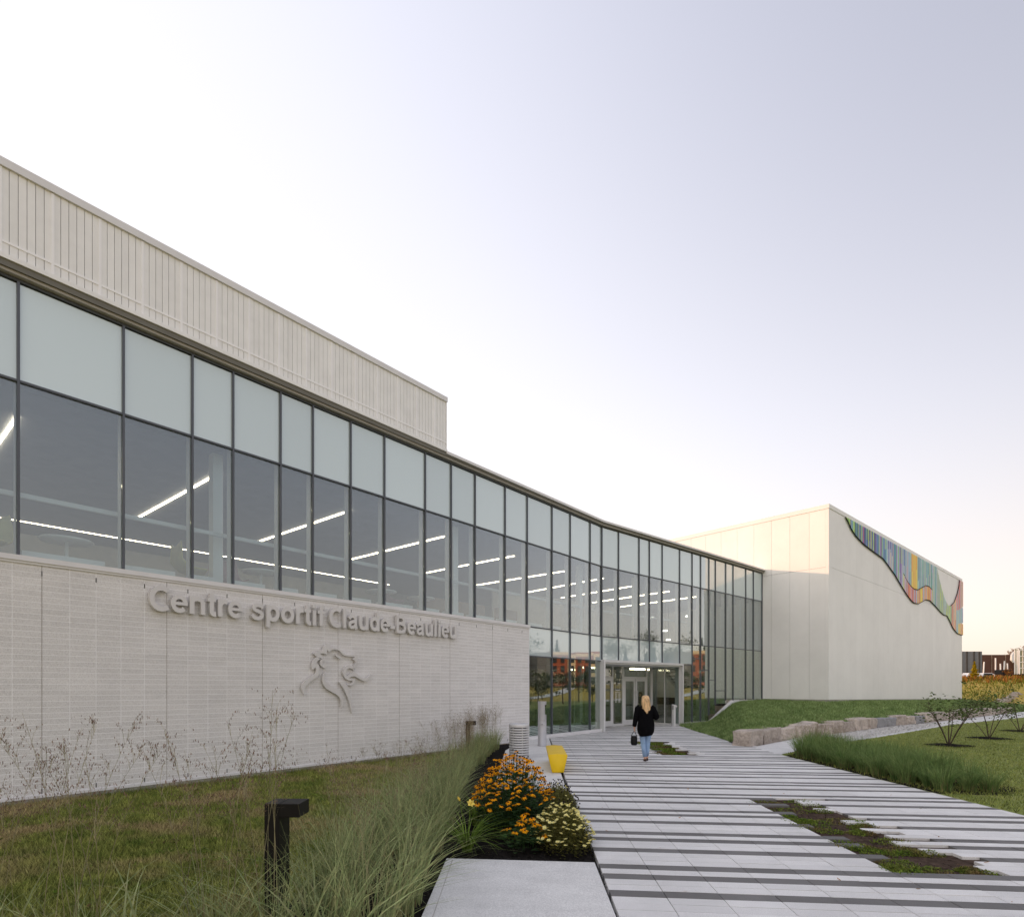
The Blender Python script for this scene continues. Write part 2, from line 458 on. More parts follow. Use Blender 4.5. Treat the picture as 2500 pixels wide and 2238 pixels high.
# left lawn between the block wall and the planting bed
def lawnz(x, y):
    return -.135 + .02 * np.sin(x * 1.7 + y * .6) * np.cos(y * .9)
lp = [F1(-6, .0, 0), F1(15, .0, 0)]
def left_lawn():
    ts = np.linspace(-6, 14.3, 60); ws = np.linspace(0, 1, 24)
    v = []
    for t in ts:
        a = P1 + D1 * t
        bx = -1.55 if a.y > 4 else -1.55
        for w in ws:
            x = a.x + (bx - a.x) * w if a.x < bx else a.x
            y = a.y - (w * 2.0 if a.x < bx else w * 4)
            v.append((x, y, float(lawnz(x, y))))
    n = len(ws); i = (np.arange(len(ts) - 1)[:, None] * n + np.arange(n - 1)[None]).ravel()
    return np.array(v), np.stack([i, i + 1, i + n + 1, i + n], -1)
v, f = left_lawn()
tag(link('lawn_beside_block_wall', np_mesh('lawn', v, f, True), MT['lawn_l']), kind='structure')

# paved plaza -------------------------------------------------------
SD = V2(.9954, -.0961)               # along the strips
JD = V2(.0325, 1).normalized()       # along the joints
PO = V2(.905, 5.184)                 # on the left edge, near side of a dark strip
UN, PL = .1590, .5000
PAT = 'DLLDLDLLL'
def clip(poly, nx, ny, c):
    """keep nx*x+ny*y<=c"""
    out = []
    for i in range(len(poly)):
        a, b = poly[i], poly[(i + 1) % len(poly)]
        da, db = nx*a[0] + ny*a[1] - c, nx*b[0] + ny*b[1] - c
        if da <= 0: out.append(a)
        if (da < 0 < db) or (db < 0 < da):
            k = da / (da - db); out.append((a[0] + (b[0]-a[0])*k, a[1] + (b[1]-a[1])*k))
    return out
plaza = empty('paved_plaza'); tag(plaza, kind='structure')
g = .0035
def pav_poly(i, j, ex0=0., ex1=1.):
    o = PO + JD * (i * UN)
    a = o + SD * ((j + ex0) * PL + g) + JD * g; b = o + SD * ((j + ex1) * PL - g) + JD * g
    return [tuple(a), tuple(b), tuple(b + JD * (UN - 2*g)), tuple(a + JD * (UN - 2*g))]
GAPS = ((5.72, 9.75), (15.9, 19.9))
stuffL, stuffD, cand = MB(), MB(), []
prng = random.Random(3)
for i in range(-22, 178):
    dark = PAT[i % 9] == 'D'
    o = PO + JD * (i * UN)
    rag = {}
    ing = any(a <= o.y - .28 <= b for a, b in GAPS)
    rl = prng.choice((0, .3, .55, .9)) if dark else 0.
    rr = prng.choice((.45, .7, 1., 1.)) if not dark else 1.
    r8 = prng.choice((0., .35, .6)) if dark else (prng.choice((0., .0, .25)) if rr == 1. else 0.)
    for j in range(0, 16):
        ex0, ex1 = 0., 1.
        if ing:
            if j == 6:
                if rl <= 0: continue
                ex1 = rl
            elif j == 7:
                ex0 = rr
                if rr > .9: continue
            elif j == 8: ex0 = r8
        poly = pav_poly(i, j, ex0, ex1)
        full = (ex0 == 0 and ex1 == 1)
        n0 = poly
        for (nx, ny, c) in ((1, 0, 7.62 if o.y < 17 else 7.62 + (o.y - 17) * .075),):
            n0 = clip(n0, nx, ny, c)
        cx_, cy_ = sum(p[0] for p in poly)/4, sum(p[1] for p in poly)/4
        w = V2(cx_, cy_) - K
        s_ = w.dot(D2)
        q1 = P1 + N1 * -.03
        if 0 < s_ < 6.2:
            q2 = K + N2 * 1.70
        else:
            q2 = K + N2 * -.03
        if not (0 < s_ < 6.2 and w.dot(N2) > -.3 and w.dot(N2) < 2):
            n0 = clip(n0, N1.x, N1.y, N1.dot(q1)) if n0 else n0
        n0 = clip(n0, N2.x, N2.y, N2.dot(q2)) if n0 else n0
        if len(n0) < 3: continue
        if full and len(n0) == 4 and all((abs(a[0]-b[0]) + abs(a[1]-b[1])) < 1e-6 for a, b in zip(n0, poly)):
            cand.append((i, j, dark, cx_, cy_))
        else:
            (stuffD if dark else stuffL).prism(n0, -.06, 0)
cand.sort(key=lambda c: 1e6 * (not (c[4] > 4.75 and abs(c[3] / c[4]) < .90)) + c[4])
base_poly = [(p[0] - PO.x, p[1] - PO.y) for p in pav_poly(0, 0)]
pm = {}
for nm, key in (('L', 'paver_l'), ('D', 'paver_d')):
    mb = MB(); mb.prism(base_poly, -.06, 0); pm[nm] = mb.mesh('paver'); pm[nm].materials.append(MT[key])
for k, (i, j, dark, x, y) in enumerate(cand):
    if k < 300:
        p = SD * (j * PL) + JD * (i * UN) + PO
        link('paver', pm['D' if dark else 'L'], None, plaza, (p.x, p.y, prng.uniform(-.0015, .0015)))
    else:
        (stuffD if dark else stuffL).prism(pav_poly(i, j), -.06, prng.uniform(-.0015, .0015))
tag(stuffL.build('light_pavers', MT['paver_l'], plaza), kind='stuff')
tag(stuffD.build('dark_pavers', MT['paver_d'], plaza), kind='stuff')
poly_sheet('paver_bedding', [(.78, 1.0), (7.60, 1.0), (7.60, 17), (8.5, 29), (7.4, 30.4), (2.6, 26), (1.40, 21.5)], -.078, MT['sand'], 0, plaza)
for (a, b), nm in zip(GAPS, ('near', 'far')):
    pass
tag(poly_sheet('planting_soil', [(3.72, 5.5), (5.5, 5.35), (5.45, 9.9), (3.80, 10.0)], -.032, MT['soil']), kind='structure')
tag(poly_sheet('planting_soil', [(4.0, 15.6), (5.4, 15.6), (5.5, 20.0), (4.15, 20.1)], -.032, MT['soil']), kind='structure')

# concrete slabs
def slab(name, pts, z=.0):
    mb = MB(); mb.prism(pts, z - .12, z)
    return tag(mb.build(name, MT['conc'], bevel=.012), kind='structure')
slab('concrete_slab', [(-.80, 1.5), (.79, 1.5), (.900, 6.17), (-.73, 6.32)], .006)
slab('concrete_pad', [(-.36, 10.75), (1.02, 10.62), (1.40, 21.6), (.35, 20.2), (-.20, 17.2)], .004)
mb = MB(); mb.box((-.66, 1.5, .0062), (-.652, 6.25, .0072)); tag(mb.build('slab_groove', MT['conc_base']), kind='structure')

# mulch beds
tag(poly_sheet('mulch_bed', [(-2.0, 2.2), (-.78, 2.2), (-.735, 6.3), (.91, 6.16), (1.03, 10.7), (-.35, 10.75), (-.22, 17.3), (.3, 20.1), (-.05, 19.6), (-1.9, 17.2), (-2.0, 10)], -.03, MT['mulch'], .2), kind='structure')

# right lawn, path, berm
RP = [(7.1, 18.6), (8.0, 18.5), (10.3, 20.9), (13.2, 23.2), (16.1, 25.6), (18.6, 27.8), (21.6, 30.0), (29.3, 36.0), (31.2, 37.6), (40, 44.5), (52, 53)]
LP = [(7.3, 15.9), (7.7, 16.2), (9.2, 17.7), (11.2, 19.5), (14.2, 21.9), (18.5, 25.6), (22.5, 29.1), (26.5, 31.9), (40, 41.5), (52, 49.5)]
tag(poly_sheet('concrete_path', LP + RP[::-1], -.003, MT['conc']), kind='structure')
GRV = [(11.0, 19.75), (14.0, 22.05), (18.0, 25.5), (22.0, 29.0), (23.6, 31.4), (18.6, 27.9), (16.1, 25.7), (13.2, 23.3), (10.2, 20.9)]
tag(poly_sheet('gravel_strip', GRV, .006, MT['gravel']), kind='structure')
tag(poly_sheet('right_lawn', [(7.66, 1.0), (45, 1.0), (70, 30), (52, 49.4)] + LP[-2::-1], -.004, MT['lawn_r']), kind='structure')

def wallz(v): return 1.10 - .012 * max(v, 0)
def berm():
    rows = []
    front = []
    # front edge follows the boulders, then the plaza edge up to the portal
    pts = [(6.95, 20.4)] + [(p[0] + .05, p[1] + .35) for p in RP[1:]]
    N = 90
    # arc-length resample of front edge
    ed = [V2(8.35, 28.35), V2(8.0, 24.5), V2(7.75, 20.5), V2(7.45, 19.2)] + [V2(p[0] - .15, p[1] + .35) for p in RP[1:]]
    L = [0]
    for a, b in zip(ed, ed[1:]): L.append(L[-1] + (b - a).length)
    bk = [V2(*F2(6.3, .02, 0)[:2]), V2(*F2(9.0, .02, 0)[:2]), V2(*F2(10.2, .02, 0)[:2]), V2(*F2(11.8, .02, 0)[:2]), V2(*F2(15.3, .02, 0)[:2])]
    bz = [0.02, .05, .50, 1.05, 1.12]
    bk += [V2(*FL(.0, 0.02, 0)[:2])]; bz += [1.06]
    for v in (4, 8, 12, 16, 20, 24, 28, 33.4):
        bk.append(V2(*FR(v, .02, 0)[:2])); bz.append(wallz(v))
    bk += [V2(46, 56), V2(54, 60)]; bz += [.5, .05]
    B = [0]
    for a, b in zip(bk, bk[1:]): B.append(B[-1] + (b - a).length)
    def at(pts, Ls, u, zs=None):
        d = u * Ls[-1]
        for k in range(len(Ls) - 1):
            if d <= Ls[k+1] + 1e-9:
                q = (d - Ls[k]) / (Ls[k+1] - Ls[k]); p = pts[k].lerp(pts[k+1], q)
                return p, (zs[k] * (1-q) + zs[k+1] * q if zs else 0)
        return pts[-1], (zs[-1] if zs else 0)
    fz = [.0, .0, .0, .02] + [.36, .42, .42, .42, .40, .36, .30, .12, -.06, -.12][:len(ed) - 4]
    vs = []; M_ = 14
    # match parameters so rows run from boulders to the wall: u front / u back by key stations
    st = [(0, 0), (L[1]/L[-1], B[1]/B[-1]), (L[3]/L[-1], B[2]/B[-1]), (L[5]/L[-1], B[4]/B[-1]), (L[8]/L[-1], B[5]/B[-1]), (1, 1)]
    for i in range(N + 1):
        u = i / N
        for (a0, b0), (a1, b1) in zip(st, st[1:]):
            if u <= a1 + 1e-9:
                w = b0 + (b1 - b0) * (u - a0) / (a1 - a0); break
        pf, z0 = at(ed, L, u, fz); pb, z1 = at(bk, B, w, bz)
        for k in range(M_ + 1):
            q = k / M_; p = pf.lerp(pb, q)
            z = z0 + (z1 - z0) * (1 - (1 - q) ** 1.7) + .03 * math.sin(p.x * 2.1) * math.sin(p.y * 1.7) * math.sin(q * math.pi)
            vs.append((p.x, p.y, z))
    n = M_ + 1; i = (np.arange(N)[:, None] * n + np.arange(M_)[None]).ravel()
    return np.array(vs), np.stack([i, i + n, i + n + 1, i + 1], -1)
BV, BF = berm()
tag(link('grass_berm', np_mesh('berm', BV, BF, True), MT['berm']), kind='structure')

# ------------------------------------------------------------------ sports centre: glazed wing
ctr = empty('sports_centre', (-3, 16, 0))
tag(ctr, 'long glass and pale block sports centre wing with slim roof edge', 'building')
def under(o, parent):                       # keep world placement while parenting to an Empty with an offset
    o.parent = parent; o.matrix_parent_inverse = Matrix.Translation(-Vector(parent.location)); return o
Z_S, Z_T, Z_G, Z_P, Z_R, Z_PT = 4.13, 7.17, 8.87, 3.06, 9.10, 10.75

# block wall
bw = under(fbox(F1, -6, T_BRICK, .0025, .26, -.02, Z_S - .06).build('block_wall', MT['mortar']), ctr)
BL, BH, mj = .3946, .1015, .0048
bm_ = MB(); bm_.box((mj, 0, mj), (BL - mj, .03, BH - mj)); bme = bm_.mesh('block'); bme.materials.append(MT['block'])
rest = MB(); rotw = math.atan2(D1.y, D1.x)
ncol, nrow = int((T_BRICK + 5.9) / BL), 40
offs = T_BRICK - ncol * BL
cells = []
for c in range(ncol):
    for r in range(nrow):
        t = offs + c * BL; z = .035 + r * BH
        p = F1(t + BL/2, 0, z); ok = p[1] > 1 and abs(p[0] / p[1]) < .9
        cells.append((0 if ok else 1, p[1], t, z))
cells.sort() 
Mw = Matrix.Rotation(rotw, 4, 'Z')
for k, (_, _, t, z) in enumerate(cells):
    p = F1(t, 0, z)
    pr = random.uniform(-.0008, .0008)
    if k < 300:
        o = link('block', bme, None, bw, (p[0] + pr, p[1] + pr, p[2]), (0, 0, rotw))
        o.matrix_parent_inverse = bw.matrix_world.inverted() if False else Matrix.Identity(4)
    else:
        rest.box((mj, pr, mj), (BL - mj, .03, BH - mj), 0, Matrix.Translation(p) @ Mw)
o = rest.build('blocks', MT['block'], bw); tag(o, kind='stuff')
bw.matrix_parent_inverse = Matrix.Translation(-Vector(ctr.location))
# control joints, weep slots, flashing and base
for k, c in enumerate(range(1, ncol, 5)):
    t = offs + c * BL
    fbox(F1, t - .0045, t + .0045, -.002, .012, .04, Z_S - .07).build('control_joint', MT['joint'], bw)
for c in range(2, ncol, 2):
    t = offs + c * BL
    for z in (.05, Z_S - .28):
        fbox(F1, t - .007, t + .007, -.004, .01, z, z + .085).build('weep_slot', MT['dark_gap'], bw)
fbox(F1, -6, T_BRICK + .04, -.05, .20, Z_S - .06, Z_S + .03).build('sill_flashing', MT['flash'], bw)
fbox(F1, -6, T_BRICK + .04, -.025, .0, Z_S - .10, Z_S - .06).build('sill_drip', MT['coping'], bw)
fbox(F1, -6, T_BRICK, -.02, .02, -.02, .035).build('base_flashing', MT['flash'], bw)
fbox(F1, -6, T_BRICK, .004, .25, -.40, -.02).build('concrete_footing', MT['conc_base'], bw)
fbox(F1, T_BRICK - .002, T_BRICK + .03, .0, .30, -.02, Z_S - .06).build('corner_trim', MT['flash'], bw)

# curtain wall
cw = under(fbox(F1, -6, T_K, .08, .22, Z_G, Z_G + .05).build('curtain_wall', MT['mullion']), ctr)
GD = .12
ML1 = [-5.4, -3.6, -1.6, .25, 1.8, 3.04, 3.88, 4.98, 5.82, 6.91, 8.0, 9.49, 10.56, 11.64, 13.15, 14.39, 15.93, 17.18, 18.68, T_K + .12]
ML2 = [0.08, 1.24, 2.77, 3.59, 4.65, 6.19, 7.36, 8.2, 9.04, 9.73, 10.86, 11.7, 13.22, 14.18, 15.32]
def pane(F, a, b, z0, z1, m, par, gd=GD):
    e = [random.uniform(-.0022, .0022) for _ in range(4)]
    a += .02; b -= .02; z0 += .02; z1 -= .02; h = .012
    mb = MB()
    vs = [F(a, gd + e[0], z0), F(b, gd + e[1], z0), F(b, gd + e[1] + h, z0), F(a, gd + e[0] + h, z0), F(a, gd + e[2], z1), F(b, gd + e[1] + e[2] - e[0], z1), F(b, gd + e[1] + e[2] - e[0] + h, z1), F(a, gd + e[2] + h, z1)]
    mb.add(vs, [(3,2,1,0),(4,5,6,7),(0,1,5,4),(1,2,6,5),(2,3,7,6),(3,0,4,7)])
    return mb.build('pane', m, par)
def mull(F, t, z0, z1, par):
    o = fbox(F, t - .019, t + .019, GD - .05, GD + .02, z0, z1).build('mullion', MT['mullion'], par)
    fbox(F, t - .021, t + .021, GD + .022, GD + .24, z0, z1).build('mullion_fin', MT['alu_light'], par)
def trans(F, a, b, z, par, h=.019):
    fbox(F, a + .0205, b - .0205, GD - .04, GD + .02, z - h, z + h).build('transom', MT['mullion'], par)
for k, (a, b) in enumerate(zip(ML1, ML1[1:])):
    low = a > 14.2
    zb = .12 if low else Z_S + .03
    pane(F1, a, b, Z_T, Z_G, MT['spandrel'], cw); pane(F1, a, b, Z_S, Z_T, MT['vision'], cw)
    trans(F1, a, b, Z_T, cw)
    if low:
        trans(F1, a, b, Z_S, cw); pane(F1, a, b, Z_P, Z_S, MT['spandrel'], cw); trans(F1, a, b, Z_P, cw)
        pane(F1, a, b, zb, Z_P, MT['lower_glass'], cw)
        fbox(F1, a, b, .02, .24, -.05, .12).build('base_sill', MT['flash'], cw)
    mull(F1, a, zb, Z_G, cw)
for k, (a, b) in enumerate(zip(ML2, ML2[1:])):
    pane(F2, a, b, Z_T, Z_G, MT['spandrel'], cw); trans(F2, a, b, Z_T, cw); trans(F2, a, b, Z_S, cw)
    pane(F2, a, b, Z_S, Z_T, MT['vision'], cw)
    if a < 7.0:
        pane(F2, a, b, Z_P + .04, Z_S, MT['spandrel'], cw)
    if a < 6.1:
        mull(F2, a, Z_P + .04, Z_G, cw)
        continue
    zb = .12 if b < 9.5 else (.45 if b < 10 else (1.0 if b < 11 else 1.22))
    if b < 7.5:
        trans(F2, a, b, Z_P, cw); pane(F2, a, b, zb, Z_P, MT['lower_glass'], cw)
    else:
        step = {8.2: 3.42, 9.04: 2.83, 9.73: 2.30, 10.86: 1.73}.get(b)
        if step and step > zb:
            trans(F2, a, b, step, cw); pane(F2, a, b, step, Z_S, MT['lower_glass'], cw); pane(F2, a, b, zb, step, MT['lower_glass'], cw)
        else:
            pane(F2, a, b, zb, Z_S, MT['lower_glass'], cw)
    mull(F2, a, zb - .05, Z_G, cw)
mull(F2, 15.32, 1.15, Z_G, cw)
# white sloping kerb that steps up with the berm
mb = MB()
prof = [(6.25, .10), (9.15, .10), (11.55, 1.18), (15.4, 1.18)]
for (a, za), (b, zb) in zip(prof, prof[1:]):
    vs = []
    for (t, z) in ((a, za), (b, zb)):
        vs += [F2(t, -.03, z), F2(t, .20, z), F2(t, .20, z - .16), F2(t, -.03, z - .16)]
    mb.add(vs, [(0,1,2,3),(7,6,5,4),(0,4,5,1),(1,5,6,2),(2,6,7,3),(3,7,4,0)])
mb.build('base_sill', MT['flash'], cw)
mb = MB()
for (a, za), (b, zb) in zip(prof, prof[1:]):
    vs = []
    for (t, z) in ((a, za), (b, zb)):
        vs += [F2(t, .0, z - .16), F2(t, .22, z - .16), F2(t, .22, -.1), F2(t, .0, -.1)]
    mb.add(vs, [(0,1,2,3),(7,6,5,4),(0,4,5,1),(1,5,6,2),(2,6,7,3),(3,7,4,0)])
mb.build('concrete_upstand', MT['conc_base'], cw)

# roof edge
fbox(F1, -6, T_K + .02, -.02, .30, Z_G + .05, Z_G + .10).build('soffit_trim', MT['bronze'], cw)
fbox(F2, .02, 15.4, -.02, .30, Z_G + .05, Z_G + .10).build('soffit_trim', MT['bronze'], cw)
fbox(F1, 10.2, T_K + .03, -.05, .4, Z_G + .102, Z_G + .15).build('roof_fascia', MT['olive'], cw)
fbox(F2, .03, 15.4, -.05, .4, Z_G + .102, Z_G + .15).build('roof_fascia', MT['olive'], cw)
fbox(F1, 10.2, T_K + .04, -.10, .5, Z_G + .152, Z_G + .235).build('roof_coping', MT['coping'], cw)
fbox(F2, .04, 15.35, -.10, .5, Z_G + .152, Z_G + .235).build('roof_coping', MT['coping'], cw)
# parapet of narrow ribs
pp = under(fbox(F1, -6, 10.2, .02, 9.0, Z_G + .10, Z_PT - .14).build('ribbed_parapet', MT['dark_gap']), ctr)
pw, bay = .1158, .695
p0 = -6.0
cmesh = None
k = 0; t = .69 - bay * 9
bays = []
while t < 10.1:
    bays.append(t); t += bay
bays.append(10.2)
rm = MB(); rm.box((.004, 0, 0), (pw - .004, .06, Z_PT - .14 - Z_R - .06)); rme = rm.mesh('cladding_rib'); rme.materials.append(MT['clad'])
for a, b in zip(bays, bays[1:]):
    n = max(1, round((b - a) / pw))
    for i in range(n):
        tt = a + i * (b - a) / n
        if tt < -2.2: continue
        p = F1(tt, -.04, Z_R + .06)
        link('cladding_rib', rme, None, pp, p, (0, 0, rotw))
    fbox(F1, a - .022, a + .022, -.055, -.035, Z_R + .02, Z_PT - .15).build('batten', MT['batten'], pp)
fbox(F1, -6, bays[9 - 6], -.04, .02, Z_R + .06, Z_PT - .14).build('cladding_sheet', MT['clad'], pp)
fbox(F1, -6, 10.2, -.052, -.036, 9.355, 9.395).build('batten', MT['batten'], pp)
fbox(F1, -6, 10.22, -.09, .05, Z_R - .02, Z_R + .06).build('drip_flashing', MT['clad'], pp)
fbox(F1, -6, 10.2, -.06, .3, Z_G + .101, Z_R - .02).build('soffit_recess', MT['olive'], pp)
fbox(F1, -6, 10.24, -.085, 9.1, Z_PT - .139, Z_PT).build('coping', MT['coping'], pp)
fbox(F1, 10.2, 10.225, -.06, 9.0, Z_R, Z_PT - .14).build('end_panel', MT['clad'], pp)

# shell and floors behind the glass
def poly_prism(name, pts, z0, z1, m, par=None):
    mb = MB(); mb.prism([(p[0], p[1]) for p in pts], z0, z1)
    me = mb.mesh(name)
    bm = bmesh.new(); bm.from_mesh(me)
    bmesh.ops.triangulate(bm, faces=[f_ for f_ in bm.faces if len(f_.verts) > 4])
    bmesh.ops.recalc_face_normals(bm, faces=bm.faces); bm.to_mesh(me); bm.free()
    return link(name, me, m, par)
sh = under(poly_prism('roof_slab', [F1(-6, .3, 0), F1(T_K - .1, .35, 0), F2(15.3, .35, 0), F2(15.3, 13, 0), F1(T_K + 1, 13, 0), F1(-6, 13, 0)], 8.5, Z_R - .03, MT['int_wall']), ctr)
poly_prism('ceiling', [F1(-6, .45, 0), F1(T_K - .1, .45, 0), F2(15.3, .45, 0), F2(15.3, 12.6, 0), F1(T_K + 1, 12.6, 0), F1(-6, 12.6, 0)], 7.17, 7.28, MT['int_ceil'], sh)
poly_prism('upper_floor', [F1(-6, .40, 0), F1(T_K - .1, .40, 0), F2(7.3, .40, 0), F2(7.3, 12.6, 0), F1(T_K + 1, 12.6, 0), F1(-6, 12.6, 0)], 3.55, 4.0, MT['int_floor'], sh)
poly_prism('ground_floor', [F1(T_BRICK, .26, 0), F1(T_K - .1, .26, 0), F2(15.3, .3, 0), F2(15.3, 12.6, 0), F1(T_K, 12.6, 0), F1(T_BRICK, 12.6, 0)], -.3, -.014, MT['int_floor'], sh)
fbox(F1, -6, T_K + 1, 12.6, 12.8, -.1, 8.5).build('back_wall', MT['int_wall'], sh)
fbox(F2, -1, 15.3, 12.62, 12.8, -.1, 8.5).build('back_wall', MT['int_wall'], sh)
fbox(F1, -30, -6.0, -.05, 12.8, -.3, 10.7).build('wing_sun_block', MT['int_wall'], sh)  # unseen stretch of the wing, lengthened to keep low sun off the foreground
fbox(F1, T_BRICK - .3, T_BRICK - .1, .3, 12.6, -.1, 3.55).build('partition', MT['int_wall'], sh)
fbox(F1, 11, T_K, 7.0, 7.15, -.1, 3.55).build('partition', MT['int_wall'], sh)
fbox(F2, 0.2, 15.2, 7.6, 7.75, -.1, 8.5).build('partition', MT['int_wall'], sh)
# columns, rail, sill boxes
for t in (-3.7, 3.78, 11.28, 18.8):
    fbox(F1, t - .11, t + .11, .62, .84, -.05, 7.17).build('column', MT['white'], sh)
for s in (3.3, 9.4, 13.6):
    fbox(F2, s - .11, s + .11, .62, .84, 3.1 if s < 6 else -.05, 7.17).build('column', MT['white'], sh)
fbox(F1, -6, T_K - .1, .40, .46, 5.26, 5.34).build('wind_rail', MT['alu_light'], sh)
fbox(F2, 0.05, 7.3, .40, .46, 5.26, 5.34).build('wind_rail', MT['alu_light'], sh)
for a, b in zip(ML1, ML1[1:]):
    fbox(F1, a + .10, b - .22, .40, .62, 4.0, 4.33).build('heater_box', MT['white'], sh)
    if a > 14.2: fbox(F1, a + .10, b - .30, .42, .66, -.01, .42).build('heater_box', MT['white'], sh)
for a, b in zip(ML2[6:], ML2[7:]):
    fbox(F2, a + .25, b - .15, .42, .66, -.01 if b < 9.5 else 1.0, .40 if b < 9.5 else 1.45).build('heater_box', MT['white'], sh)
# diagonal stair in the lobby
for q in (1.6, 2.9):
    mb = MB()
    a0, a1 = Vector(F2(7.6, q, 3.9)), Vector(F2(12.6, q, .35))
    mb.tube([a0, a1], .16, 4); mb.build('stair_stringer', MT['white'], sh)
for k in range(20):
    u = k / 20; s = 7.6 + 5 * u
    fbox(F2, s, s + .27, 1.62, 2.88, 3.9 - 3.55 * u - .1, 3.9 - 3.55 * u - .06).build('stair_tread', MT['int_floor'], sh)

# ceiling strips (lamps)
lamp_lab = ['warm linear ceiling lamp behind the leftmost glass panes', 'warm linear ceiling lamp above the word Centre behind the glass', 'warm linear ceiling lamp above the lion emblem behind the glass',
            'warm linear ceiling lamp behind glass left of the block wall end', 'warm linear ceiling lamp behind glass above the block wall corner', 'warm linear ceiling lamp behind glass above the drinking fountain']
for k, t in enumerate((.5, 4.28, 8.06, 11.85, 15.65, 19.4)):
    o = fbox(F1, t - .022, t + .022, 1.75, 7.4, 7.14, 7.172).build('ceiling_lamp', MT['strip'])
    tag(o, lamp_lab[k], 'lamp', 'linear ceiling lamps of the upper floor')
for k, s in enumerate((2.2, 5.0, 7.8, 10.6)):
    o = fbox(F2, s - .022, s + .022, 1.75, 7.2, 7.14, 7.172).build('ceiling_lamp', MT['strip'])
    tag(o, ['warm linear ceiling lamp above the entrance doors, left one', 'warm linear ceiling lamp above the entrance doors, right one', 'warm linear ceiling lamp right of the entrance portal', 'warm linear ceiling lamp nearest the white gymnasium block'][k], 'lamp', 'linear ceiling lamps of the upper floor')
o = fbox(F1, -4, 16.5, 10.75, 10.77, 7.15, 7.172).build('ceiling_lamp', MT['strip'])
tag(o, 'long thin ceiling lamp running parallel to the glass far inside', 'lamp', 'linear ceiling lamps of the upper floor')
for k, (s, d, z) in enumerate(((7.9, 3.0, 5.8), (8.4, 3.6, 4.7), (9.6, 3.2, 5.2), (12.4, 3.4, 6.3), (12.1, 4.6, 4.9))):
    r = empty('pendant_lamp', F2(s, d, z))
    mb = MB(); mb.lathe([(.02, .08), (.14, .08), (.15, 0), (.02, 0)], 16); mb.build('shade', MT['pendant'], r)
    mb = MB(); mb.tube([(0, 0, .1), (0, 0, 7.17 - z)], .006, 5); mb.build('cord', MT['black'], r)
    tag(r, ['small drum pendant lamp high behind glass right of portal', 'small drum pendant lamp lower behind glass right of portal', 'small drum pendant lamp beside the first dark pane', 'highest drum pendant lamp behind the dark glass by the white block', 'lower drum pendant lamp behind the dark glass by the white block'][k], 'lamp', 'drum pendant lamps of the lobby')

# entrance portal ---------------------------------------------------
PW = 6.19
ep = under(fbox(F2, -.02, PW + .06, -.10, .30, Z_P - .06, Z_P + .05).build('entrance_portal', MT['alu_light']), ctr)
fbox(F2, PW - .02, PW + .06, -.10, .06, -.02, Z_P - .06).build('jamb', MT['alu_light'], ep)
fbox(F2, -.02, .08, -.10, .30, -.02, Z_P - .06).build('jamb', MT['alu_light'], ep)
fbox(F2, 0.09, PW - .05, .0, 1.80, Z_P - .12, Z_P - .065).build('portal_soffit', MT['coping'], ep)
RD = 1.75
def dbox(a, b, z0, z1, m, nm, d0=RD, d1=RD + .08, par=ep): return fbox(F2, a, b, d0, d1, z0, z1).build(nm, m, par)
ZD, ZH = 2.36, 2.93
def door(a, b, hinge_left):
    d = under(fbox(F2, a, a + .11, RD, RD + .08, .02, ZD).build('door', MT['alu_light']), ctr)
    dbox(b - .11, b, .02, ZD, MT['alu_light'], 'stile', par=d); dbox(a + .11, b - .11, ZD - .13, ZD, MT['alu_light'], 'top_rail', par=d)
    dbox(a + .11, b - .11, .02, .28, MT['alu_light'], 'bottom_rail', par=d)
    dbox(a + .115, b - .115, .285, ZD - .135, MT['entry_glass'], 'pane', RD + .03, RD + .05, d)
    x = b - .055 if hinge_left else a + .055
    mb = MB(); mb.tube([F2(x, RD - .07, .85), F2(x, RD - .07, 1.75)], .018, 8)
    for z in (.95, 1.65): mb.tube([F2(x, RD - .07, z), F2(x, RD + .01, z)], .012, 6)
    mb.build('pull_handle', MT['steel'], d)
    dbox(a + .12, b - .12, 1.0, 1.06, MT['dark_gap'], 'push_bar', RD + .09, RD + .13, d)
door(.95, 1.90, True); door(1.94, 2.88, False)
door(3.82, 4.74, True); door(4.78, 5.70, False)
for a, b in ((.88, .945), (2.885, 2.96), (3.68, 3.815), (5.705, 5.77), (6.10, 6.16), (0.09, .14)):
    dbox(a, b, 0, ZH + .06, MT['alu_light'], 'door_post')
dbox(.95, 2.88, ZD + .01, ZD + .09, MT['alu_light'], 'head_rail'); dbox(3.82, 5.70, ZD + .01, ZD + .09, MT['alu_light'], 'head_rail')
for a, b, z0 in ((.95, 2.88, ZD + .10), (3.82, 5.70, ZD + .10), (2.965, 3.675, .12), (5.775, 6.095, .12), (.145, .875, .12)):
    pane(F2, a - .02, b + .02, z0 - .02, ZH + .06, MT['entry_glass'], ep, RD + .03)
for a, b in ((2.96, 3.68), (5.77, 6.10)): dbox(a, b, 0, .12, MT['alu_light'], 'base_rail')
# right return wall of the recess
def rbox(d0, d1, z0, z1, m, nm, s0=PW - .06, s1=PW - .0): return fbox(F2, s0, s1, d0, d1, z0, z1).build(nm, m, ep)
for d0, d1 in ((.065, .12), (.93, .97), (1.68, 1.745)): rbox(d0, d1, 0, ZH + .06, MT['alu_light'], 'side_post')
for d0, d1 in ((.12, .93), (.97, 1.68)):
    rbox(d0, d1, 0, .08, MT['alu_light'], 'base_rail')
    rbox(d0 + .005, d1 - .005, .085, ZH + .05, MT['entry_glass'], 'pane', PW - .04, PW - .025)
